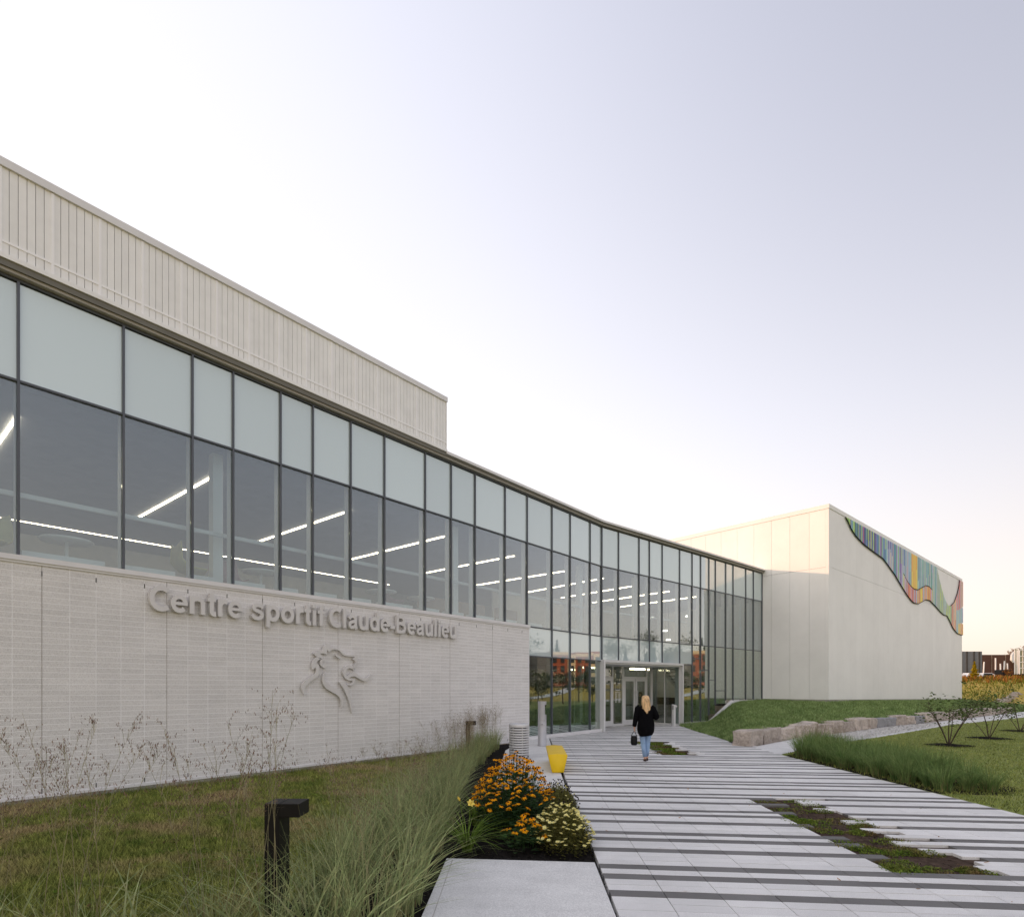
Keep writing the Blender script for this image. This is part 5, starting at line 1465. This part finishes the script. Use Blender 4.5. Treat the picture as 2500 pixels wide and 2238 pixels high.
for x, y_, rr_ in ((14.4, 18.7, .65), (17.9, 21.3, .68), (22.2, 24.8, .65)):
    mb = MB(); n = 20
    mb.add([(x + rr_ * (1 + .08 * math.sin(5*k)) * math.cos(2*math.pi*k/n), y_ + rr_ * (1 + .08 * math.sin(5*k)) * math.sin(2*math.pi*k/n), .012) for k in range(n)] + [(x, y_, .05)], [(k, (k+1) % n, n) for k in range(n)])
    tag(mb.build('mulch_ring', MT['mulch']), kind='structure')
tree('shrub', (14.4, 18.7, 0), 1.55, 1.0, 700, .12, MT['shrub_leaf'], 'nearest multi stem shrub on the right lawn with airy foliage', 'shrub', 61, 6, .6, .020, grp='young shrubs on the lawn')
tree('shrub', (17.9, 21.3, 0), 1.6, .95, 600, .12, MT['shrub_leaf'], 'middle multi stem shrub on the right lawn in a dark mulch ring', 'shrub', 62, 5, .55, .018, grp='young shrubs on the lawn')
tree('shrub', (22.2, 24.8, 0), 1.75, 1.0, 750, .12, MT['shrub_leaf'], 'farthest multi stem shrub at the right edge of the lawn', 'shrub', 63, 5, .5, .020, grp='young shrubs on the lawn')

# ------------------------------------------------------------------ far bank on the right
def th(x, y): return float(terrain(x, y))
def bank_cover():
    n = 26000; x = rng.uniform(42, 100, n); y_ = rng.uniform(60, 97, n)
    z = terrain(x, y_); k = (x / y_ > .76) & (x / y_ < .98) & ((x < 50.2 + (y_ - 62) * 19 / 16) | (z > 2.9)); x, y_, z = x[k], y_[k], z[k]
    up = sstep(2.2, 3.3, z)
    n = len(x); isor = rng.random(n) < (.04 + .7 * up)
    c = np.stack([x, y_, z], -1); s = .35 + .35 * up
    V, F_ = blade_arrays(c, s * rng.uniform(.3, 1.2, n), s * .3, rng.uniform(0, 6.28, n), s * rng.uniform(.2, .7, n), 2)
    me = np_mesh('bank_plants', V, F_, mi=np.repeat(isor.astype(int), 2)); me.materials.append(MT['cover']); me.materials.append(MT['autumn'])
    tag(link('bank_plants', me), 'green and orange wild plants covering the far sunlit bank', 'plants', None, 'stuff')
bank_cover()
# riprap line running down the bank
mb = MB(); rr = random.Random(8)
for k in range(170):
    u = rr.random(); x = 50.2 + 19 * u + rr.gauss(0, .28); y_ = 62 + 16 * u + rr.gauss(0, .28); z = th(x, y_); s = rr.uniform(.10, .26)
    M_ = Matrix.Translation((x, y_, z + s * .3)) @ Matrix.Rotation(rr.uniform(0, 6), 4, 'Z') @ Matrix.Rotation(rr.uniform(-.5, .5), 4, 'X')
    mb.box((-s, -s * .7, -s * .5), (s, s * .7, s * .5), 0, M_)
tag(mb.build('riprap', MT['granite']), 'line of pale broken rock running down the far bank', 'rocks', None, 'stuff')
tree('yellow_sapling', (75.4, 92.5, th(75.4, 92.5)), 2.8, 1.0, 1100, .3, MT['yellow_leaf'], 'small bright yellow tree on the far bank', 'tree', 71, 1, .15, .05, shape='cone')
tree('autumn_sapling', (81.0, 92.5, th(81.0, 92.5)), 1.7, .6, 300, .22, MT['autumn'], 'small rusty brown sapling on the far bank before black fence', 'tree', 72, 1, .2, .04)
tree('orange_tree', (104.8, 118, 3.4), 7.5, 1.8, 500, .5, MT['autumn'], 'orange leaved tree behind the far brown building', 'tree', 73, 1, .3, .12)
# brown building beyond the car park
fb = empty('warehouse', (92, 104, 3.5)); tag(fb, 'low brown and slate clad warehouse beyond the far car park', 'building')
def wpart(nm, a, b, m): mb = MB(); mb.box(a, b); return mb.build(nm, m, fb)
w0 = wpart('slate_wing', (-11, 1.0, 0), (-5.0, 12, 5.1), MT['slate'])
for x in (-7.9, -6.6, -5.6): 
    mb = MB(); mb.box((x, .90, 0), (x + .22, .995, 5.1)); mb.build('panel_joint', MT['dark_gap'], w0)
mb = MB(); mb.box((-11.1, .85, 0), (-8.8, .95, 5.2)); mb.build('tan_panel', MT['tan'], w0)
w1 = wpart('brown_wing', (-5.0, 3.0, 0), (40, 16, 4.6), MT['brown'])
for k in range(8):
    x = -4.2 + k * 2.6
    mb = MB(); mb.box((x, 2.92, 0), (x + .08, 2.995, 4.6)); mb.build('panel_joint', MT['tan'], w1)
w2 = wpart('glass_bay', (2.8, 2.2, 1.0), (12, 2.9, 5.6), MT['green_glass'])
for k in range(8):
    mb = MB(); mb.box((2.7 + k * .8, 2.08, 1.0), (2.82 + k * .8, 2.195, 5.7)); mb.build('mullion', MT['white'], w2)
for z in (2.0, 3.1, 4.2, 5.3):
    mb = MB(); mb.box((2.8, 2.0, z), (9.5, 2.075, z + .12)); mb.build('rail', MT['white'], w2)
for k, (x, y_, h_, tl) in enumerate(((82.2, 99, 3.0, .06), (83.1, 97.5, 3.6, 0), (83.6, 97, 2.6, -.04), (84.9, 98, 3.1, .06), (85.7, 98, 2.7, -.05))):
    mb = MB(); mb.tube([(0, 0, -.2), (tl * h_, 0, h_)], .10, 8)
    o = mb.build('white_post', MT['white'], loc=(x, y_, 3.4)); tag(o, 'white post standing in the far car park before the brown wall', 'post', 'white posts of the far car park')
for k in range(3):
    r = empty('flagpole', (87.3 + k * .4, 98.5, 3.4)); mb = MB(); mb.tube([(0, 0, 0), (0, 0, 5.0)], .09, 8); mb.build('pole', MT['white'], r)
    if k == 0:
        mb = MB(); mb.loft([[(-.05, 0, 4.9), (-.1, .02, 4.9), (-.1, -.02, 4.9)], [(-.1, 0, 4.0), (-.7, .08, 4.1), (-.6, -.1, 4.1)], [(-.1, 0, 3.2), (-.75, .1, 3.3), (-.6, -.1, 3.2)], [(-.1, 0, 2.9), (-.3, .05, 2.8), (-.3, -.05, 2.8)]]); mb.build('flag', MT['white'], r)
    tag(r, ['left flagpole with a limp white flag before the far brown building', 'middle bare white flagpole before the far brown building', 'right bare white flagpole before the far brown building'][k], 'flagpole', 'flagpoles by the far building')
def car(x, y_, rz, m, lab):
    r = empty('parked_car', (x, y_, 2.95), rz); mb = MB()
    sec = [(-2.1, .35, .75), (-2.0, .3, .9), (-1.2, .3, .98), (-.7, .3, 1.42), (.7, .3, 1.45), (1.5, .3, 1.0), (2.1, .3, .95), (2.15, .35, .6)]
    mb.loft([[(a, -.85, b), (a, .85, b), (a, .72 if c > 1.2 else .82, c), (a, -.72 if c > 1.2 else -.82, c)] for a, b, c in sec]); mb.build('body', m, r)
    mb = MB(); mb.box((-.75, -.80, 1.02), (.75, -.785, 1.35)); mb.build('side_window', MT['win_dark'], r)
    for a in (-1.35, 1.35):
        for b in (-.8, .8):
            mb = MB(); mb.lathe([(.3, -.1), (.32, 0), (.3, .1)], 14); mb.build('wheel', MT['black'], r, loc=(a, b, .32), rot=(R(90), 0, 0))
    tag(r, lab, 'car', 'cars parked on the far bank')
car(77.6, 96.0, .05, MT['white'], 'white car parked behind the yellow tree'); car(80.3, 96.5, .05, MT['white'], 'white car parked right of the yellow tree'); car(74.6, 96, .0, MT['white'], 'white car parked beside the white block corner')
fe = empty('black_trailer', (86.2, 95.5, 3.2)); tag(fe, 'long black flatbed trailer before the flagpoles', 'trailer')
mb = MB(); mb.box((-4.2, -.8, .35), (6.5, .8, .95)); mb.build('bed', MT['black'], fe, bevel=.03)
mb = MB(); mb.box((-4.3, -.85, .0), (-3.0, .85, 1.7)); mb.build('cab', MT['black'], fe, bevel=.08)
for a in (-3.2, 3.0, 4.2):
    mb = MB(); mb.lathe([(.36, -.12), (.38, 0), (.36, .12)], 14); mb.build('wheel', MT['dark_gap'], fe, loc=(a, -.8, .3), rot=(R(90), 0, 0))

# ------------------------------------------------------------------ across the field at the right (seen mirrored in the glass)
def strip_path(name, pts, w, m, dz=.05):
    V, F_ = [], []
    for k, (x, y_) in enumerate(pts):
        a = V2(*pts[max(0, k-1)]); b = V2(*pts[min(len(pts)-1, k+1)]); d_ = (b - a).normalized(); nn = V2(-d_.y, d_.x) * w / 2
        for s in (1, -1): px, py = x + nn.x * s, y_ + nn.y * s; V.append((px, py, th(px, py) + dz))
    for k in range(len(pts) - 1): F_.append((2*k, 2*k+1, 2*k+3, 2*k+2))
    mb = MB(); mb.add(V, F_); return tag(mb.build(name, m), kind='structure')
strip_path('footpath', [(50 + 3*math.cos(u*2.2) + 46 * (u**1.1) - 3, 22 + 30 * u + 3 * math.sin(u * 4)) for u in np.linspace(0, 1, 24)], 2.2, MT['conc'])
strip_path('street', [(86, -30), (84, 0), (82, 30), (80.5, 62)], 6, MT['asphalt'], .06)
th_ = empty('townhouse_row', (88, 46.5, 2.2), R(-4)); tag(th_, 'three storey red brick and cream townhouse row across the field', 'building')
for k in range(3):
    y0 = -2.6 + k * 5.2
    mb = MB(); mb.box((0, y0, 0), (9, y0 + 5.1, 6.6 + .25 * (k % 2))); hs = mb.build('house_front', MT['brick_red'], th_)
    mb = MB(); mb.box((-.5, y0 + 3.5, 0), (-.02, y0 + 5.1, 6.4)); mb.build('cream_bay', MT['cream'], hs)
    mb = MB(); mb.box((-.25, y0, 6.0), (-.015, y0 + 3.45, 6.6)); mb.build('cornice', MT['cream'], hs)
    for z in (.7, 2.7, 4.5):
        mb = MB(); mb.box((-.1, y0 + .5, z), (-.012, y0 + 1.3, z + 1.2)); mb.build('window', MT['win_dark'], hs)
        mb = MB(); mb.box((-.1, y0 + 2.1, z), (-.012, y0 + 2.9, z + 1.2)); mb.build('window', MT['win_dark'], hs)
        mb = MB(); mb.box((-.58, y0 + 3.8, z), (-.51, y0 + 4.8, z + 1.2)); mb.build('window', MT['win_dark'], hs)
mb = MB(); mb.box((-.3, -5.4, 0), (9, -2.7, 6.4)); mb.build('slate_house', MT['slate'], th_)
TG = 'trees across the field'
TL = [(48.5, 32.2, 4.6, 1.7, 'round'), (52, 38.6, 4.3, 1.5, 'round'), (54, 41.5, 3.4, 1.1, 'round'), (60, 35.5, 3.6, 1.2, 'round'), (44, 34.2, 4.0, 1.4, 'round'),
      (92, 36, 6.5, 1.6, 'cone'), (95, 38.6, 7.6, 1.8, 'cone'), (93, 40.6, 6.0, 1.5, 'cone'), (99, 33, 7, 2.0, 'cone'), (112, 40, 11, 2.4, 'cone'), (114, 52, 11, 2.4, 'cone'),
      (128, 22, 9.5, 4.5, 'round'), (132, 32, 12, 5.5, 'round'), (133, 40, 13.5, 6, 'round'), (134, 48, 13, 6, 'round'), (136, 56, 11, 5, 'round'), (126, 12, 9, 4.5, 'round'), (124, 2, 9, 4.5, 'round'), (120, -10, 10, 5, 'round'), (116, -24, 10, 5, 'round')]
tlab = ['leafy young tree on the field, mirrored beside the block wall end', 'leafy young tree on the field, mirrored before the brick townhouses', 'small tree beside the footpath across the field', 'small street tree before the slate townhouse', 'small street tree at the far end of the townhouses']
for k, (x, y_, h_, cr, shp) in enumerate(TL):
    lab = tlab[k] if k < 5 else ('dark conifer standing behind the townhouse row' if shp == 'cone' else 'broadleaf tree of the wood beyond the field, ' + ('far behind the townhouses' if y_ > 45 else 'mirrored above the entrance doors' if y_ > 28 else 'right of the lawn out past the street'))
    tree('conifer' if shp == 'cone' else 'broadleaf_tree', (x, y_, th(x, y_)), h_, cr, 1300 if shp == 'cone' else (1100 if k < 5 else 2200), .34 if k < 5 else .6, MT['conifer'] if shp == 'cone' else MT['tree_leaf'], lab, 'tree', 80 + k, 1, .2 if shp == 'cone' else .33, .09 if k < 5 else .2, shape='cone' if shp == 'cone' else 'round', grp=TG if k < 5 else ('conifers behind the townhouses' if shp == 'cone' else 'wood beyond the field'))

# ------------------------------------------------------------------ the walking woman
def skin_body(name, verts, edges, radii, root, m, parent, sub=2):
    me = bpy.data.meshes.new(name); me.from_pydata(verts, edges, []); me.update()
    o = bpy.data.objects.new(name, me); COL.objects.link(o)
    sk = o.modifiers.new('skin', 'SKIN'); sk.use_smooth_shade = True
    ly = me.skin_vertices[0].data
    for k, r_ in enumerate(radii):
        ly[k].radius = r_ if isinstance(r_, tuple) else (r_, r_)
        ly[k].use_root = (k == root)
    sb = o.modifiers.new('sub', 'SUBSURF'); sb.levels = sub; sb.render_levels = sub
    bpy.context.view_layer.update()
    nm = bpy.data.meshes.new_from_object(o.evaluated_get(bpy.context.evaluated_depsgraph_get()))
    bpy.data.objects.remove(o); bpy.data.meshes.remove(me)
    nm.name = name; nm.materials.clear(); nm.materials.append(m)
    nm.polygons.foreach_set('use_smooth', [True] * len(nm.polygons))
    return link(name, nm, None, parent)
wm = empty('person', (3.46, 14.7, 0), R(-8))
tag(wm, 'blond woman in black tunic and light jeans walking to the entrance', 'person')
H_ = {'pelvis': (0, 0, .93), 'waist': (0, .01, 1.08), 'chest': (0, .0, 1.26), 'neck0': (0, .0, 1.41), 'neck1': (0, .015, 1.48), 'head0': (0, .03, 1.55), 'head1': (0, .02, 1.63),
      'shl': (-.175, 0, 1.37), 'ell': (-.245, -.02, 1.10), 'wrl': (-.275, .04, .87), 'shr': (.175, 0, 1.37), 'elr': (.285, -.02, 1.13), 'wrr': (.17, .20, 1.18),
      'hpl': (-.085, 0, .88), 'knl': (-.055, .03, .49), 'anl': (-.015, -.02, .09), 'hel': (-.012, -.05, .04), 'tol': (-.02, .15, .025),
      'hpr': (.085, 0, .88), 'knr': (.060, .09, .50), 'anr': (.045, .13, .10), 'her': (.045, .10, .045), 'tor': (.055, .30, .03),
      'pal': (-.278, .055, .81), 'par': (.12, .26, 1.20)}
keys = list(H_); ix = {k: i for i, k in enumerate(keys)}
ed = [('pelvis','waist'),('waist','chest'),('chest','neck0'),('neck0','neck1'),('neck1','head0'),('head0','head1'),('chest','shl'),('shl','ell'),('ell','wrl'),('wrl','pal'),('chest','shr'),('shr','elr'),('elr','wrr'),('wrr','par'),
      ('pelvis','hpl'),('hpl','knl'),('knl','anl'),('anl','hel'),('hel','tol'),('pelvis','hpr'),('hpr','knr'),('knr','anr'),('anr','her'),('her','tor')]
rad = {'pelvis': (.15, .11), 'waist': (.13, .10), 'chest': (.12, .09), 'neck0': .06, 'neck1': .05, 'head0': (.078, .09), 'head1': (.072, .085), 'shl': .034, 'ell': .036, 'wrl': .027, 'shr': .034, 'elr': .036, 'wrr': .027,
       'hpl': .085, 'knl': .055, 'anl': .036, 'hel': .033, 'tol': .028, 'hpr': .085, 'knr': .055, 'anr': .036, 'her': .033, 'tor': .028, 'pal': (.026, .016), 'par': (.026, .016)}
V_ = [H_[k] for k in keys]; E_ = [(ix[a], ix[b]) for a, b in ed]; R_ = [rad[k] for k in keys]
# fingers and thumbs
for side, c in (('pal', Vector(H_['pal'])), ('par', Vector(H_['par']))):
    for f_ in range(5):
        if side == 'pal': off = Vector((.004, -.018 + .012 * f_, -.03)); tip = off + Vector((.022, .004, -.045 + .006 * abs(f_ - 1.5)))
        else: off = Vector((-.02, .02, -.018 + .012 * f_)); tip = off + Vector((-.04, .015, 0))
        if f_ == 4: off = Vector((.012, .03, .0)) if side == 'pal' else Vector((0, .02, .03)); tip = off + (Vector((.012, .012, -.04)) if side == 'pal' else Vector((-.01, .02, .03)))
        a = len(V_); V_ += [tuple(c + off), tuple(c + off.lerp(tip, .5) ), tuple(c + tip)]; R_ += [.0085, .008, .006]; E_ += [(ix[side], a), (a, a+1), (a+1, a+2)]
skin_body('body', V_, E_, R_, ix['pelvis'], MT['skin'], wm)
def oval(cx_, cy_, z, rx, ry, n=20, amp=0, ph=0): return [(cx_ + rx * math.cos(2*math.pi*k/n) * (1 + amp * math.sin(3*2*math.pi*k/n + ph)), cy_ + ry * math.sin(2*math.pi*k/n) * (1 + amp * math.cos(4*2*math.pi*k/n + ph)), z + (.02 * math.sin(2*math.pi*k/n + 1) if amp else 0)) for k in range(n)]
mb = MB()
mb.loft([oval(.0, .0, 1.455, .075, .075), oval(0, 0, 1.43, .13, .10), oval(0, 0, 1.385, .195, .125), oval(0, 0, 1.30, .205, .15), oval(0, .0, 1.18, .195, .15), oval(0, 0, 1.08, .195, .155, 20, .015, 1), oval(.005, 0, .96, .215, .175, 20, .02, 2), oval(.005, 0, .84, .222, .18, 20, .025, 0), oval(.005, 0, .74, .205, .165, 20, .03, 1), oval(.005, 0, .665, .165, .14, 20, .03, 2), oval(.005, 0, .66, .14, .12, 20, .03, 2)])
mb.build('tunic', MT['tunic'], wm, True)
def limb(nm, pts, rads, m, n=12):
    mb = MB(); mb.tube(pts, rads, n); return mb.build(nm, m, wm, True)
limb('sleeve', [(-.135, 0, 1.40), (-.19, 0, 1.35), (-.222, -.015, 1.22), (-.250, -.02, 1.10), (-.272, .015, .97), (-.280, .035, .90)], [.085, .088, .076, .066, .058, .054], MT['tunic'])
limb('sleeve', [(.135, 0, 1.40), (.19, 0, 1.35), (.245, -.015, 1.23), (.285, -.02, 1.135), (.275, .05, 1.115), (.22, .14, 1.15), (.185, .19, 1.17)], [.075, .078, .072, .068, .062, .055, .05], MT['tunic'])
limb('trouser_leg', [(-.085, .0, .90), (-.080, .01, .74), (-.062, .035, .50), (-.040, .01, .30), (-.018, -.02, .11)], [.098, .088, .066, .060, .049], MT['jeans'])
limb('trouser_leg', [(.085, .0, .90), (.080, .04, .74), (.064, .095, .51), (.055, .10, .30), (.046, .13, .12)], [.098, .088, .066, .060, .049], MT['jeans'])
for sx, sy, nm in ((-.016, .0, 'shoe'), (.048, .15, 'shoe')):
    mb = MB(); mb.loft([[(sx + .036 * math.cos(a) * w, sy + y_, max(.002, .03 * hh * (1 + math.sin(a)))) for a in (2*math.pi*k/10 for k in range(10))] for y_, w, hh in ((-.085, .5, .9), (-.07, .95, 1.2), (.0, 1.0, .7), (.09, 1.15, .8), (.15, .9, .7), (.17, .4, .5))]); mb.build(nm, MT['shoe'], wm, True)
# hair: cap plus long loose locks
mb = MB()
mb.loft([oval(0, .03, 1.70, .03, .03, 16), oval(0, .025, 1.692, .065, .07, 16), oval(0, .02, 1.66, .092, .105, 16), oval(0, .008, 1.61, .100, .108, 16, .02), oval(.0, -.01, 1.55, .104, .098, 16, .04), oval(.0, -.045, 1.48, .110, .075, 16, .06, 1), oval(.01, -.085, 1.40, .105, .055, 16, .10, 2), oval(.02, -.115, 1.32, .080, .040, 16, .15, 1), oval(.03, -.13, 1.25, .04, .022, 16, .2)])
hr = mb.build('hair', MT['hair'], wm, True)
rh = random.Random(6)
mb = MB()
for k in range(46):
    x = rh.uniform(-.10, .11); top = Vector((x * .7, -.075 + abs(x) * .25, rh.uniform(1.58, 1.66))); end = Vector((x * .85 + rh.uniform(-.02, .03), -.145 + abs(x) * .3, 1.235 + abs(x) * 1.0 + rh.uniform(-.03, .06)))
    m1 = top.lerp(end, .35) + Vector((rh.uniform(-.012, .012), -.025, 0)); m2 = top.lerp(end, .7) + Vector((rh.uniform(-.015, .015), -.01, 0))
    mb.tube([top, m1, m2, end], [.008, .012, .010, .003], 5)
mb.build('hair_locks', MT['hair'], hr, True)
# face, turned away from the viewer
mb = MB(); mb.loft([oval(0, .118, 1.60, .012, .01, 8), oval(0, .128, 1.585, .015, .016, 8), oval(0, .128, 1.565, .017, .02, 8), oval(0, .115, 1.558, .012, .01, 8)]); mb.build('nose', MT['skin'], wm, True)
for s in (-1, 1):
    mb = MB(); mb.lathe([(.001, -.010), (.009, -.006), (.011, 0), (.009, .006), (.001, .010)], 10); mb.build('eye', MT['white'], wm, True, loc=(s * .032, .106, 1.60))
mb = MB(); mb.box((-.022, .112, 1.528), (.022, .119, 1.537)); mb.build('mouth', MT['rust'], wm, bevel=.003)
bgo = empty('handbag', (3.46 - .278, 14.7 + .09, .0), R(-8)); tag(bgo, 'small black bucket handbag carried in the left hand of the woman', 'handbag')
mb = MB(); mb.loft([oval(0, 0, z, rx, ry, 18) for z, rx, ry in ((.405, .055, .045), (.41, .072, .06), (.46, .085, .068), (.56, .086, .068), (.64, .078, .06), (.645, .070, .052))]); mb.build('bag_body', MT['bag'], bgo, True)
mb = MB(); mb.tube([(-.07, 0, .63), (-.045, 0, .70), (-.01, 0, .765), (.005, 0, .77), (.02, 0, .76), (.045, 0, .70), (.07, 0, .63)], .008, 6); mb.build('strap', MT['bag'], bgo, True)
for s in (-1, 1):
    mb = MB(); mb.lathe([(.008, -.004), (.011, 0), (.008, .004)], 8); mb.build('ring', MT['steel'], bgo, loc=(s * .07, -.02, .625), rot=(R(90), 0, 0))

# somebody standing inside the vestibule, seen dimly through the glass
ins = copy_tree(wm); ins.name = 'person'
p = F2(6.35, 2.6, -.01); ins.location = p; ins.rotation_euler = (0, 0, R(150))
swap = {'black_knit': mat('dark_blue_top', (.03, .035, .06), .9), 'blond_hair': mat('brown_hair', (.04, .025, .018), .6), 'light_denim': mat('blue_denim', (.08, .13, .25), .85), 'dark_shoe': MT['white']}
def restyle(o):
    for c in o.children:
        if c.type == 'MESH':
            c.data = c.data.copy()
            for i, m_ in enumerate(c.data.materials):
                if m_.name in swap: c.data.materials[i] = swap[m_.name]
        restyle(c)
restyle(ins)
tag(ins, 'dim figure in dark top and jeans standing inside the entrance glass', 'person')
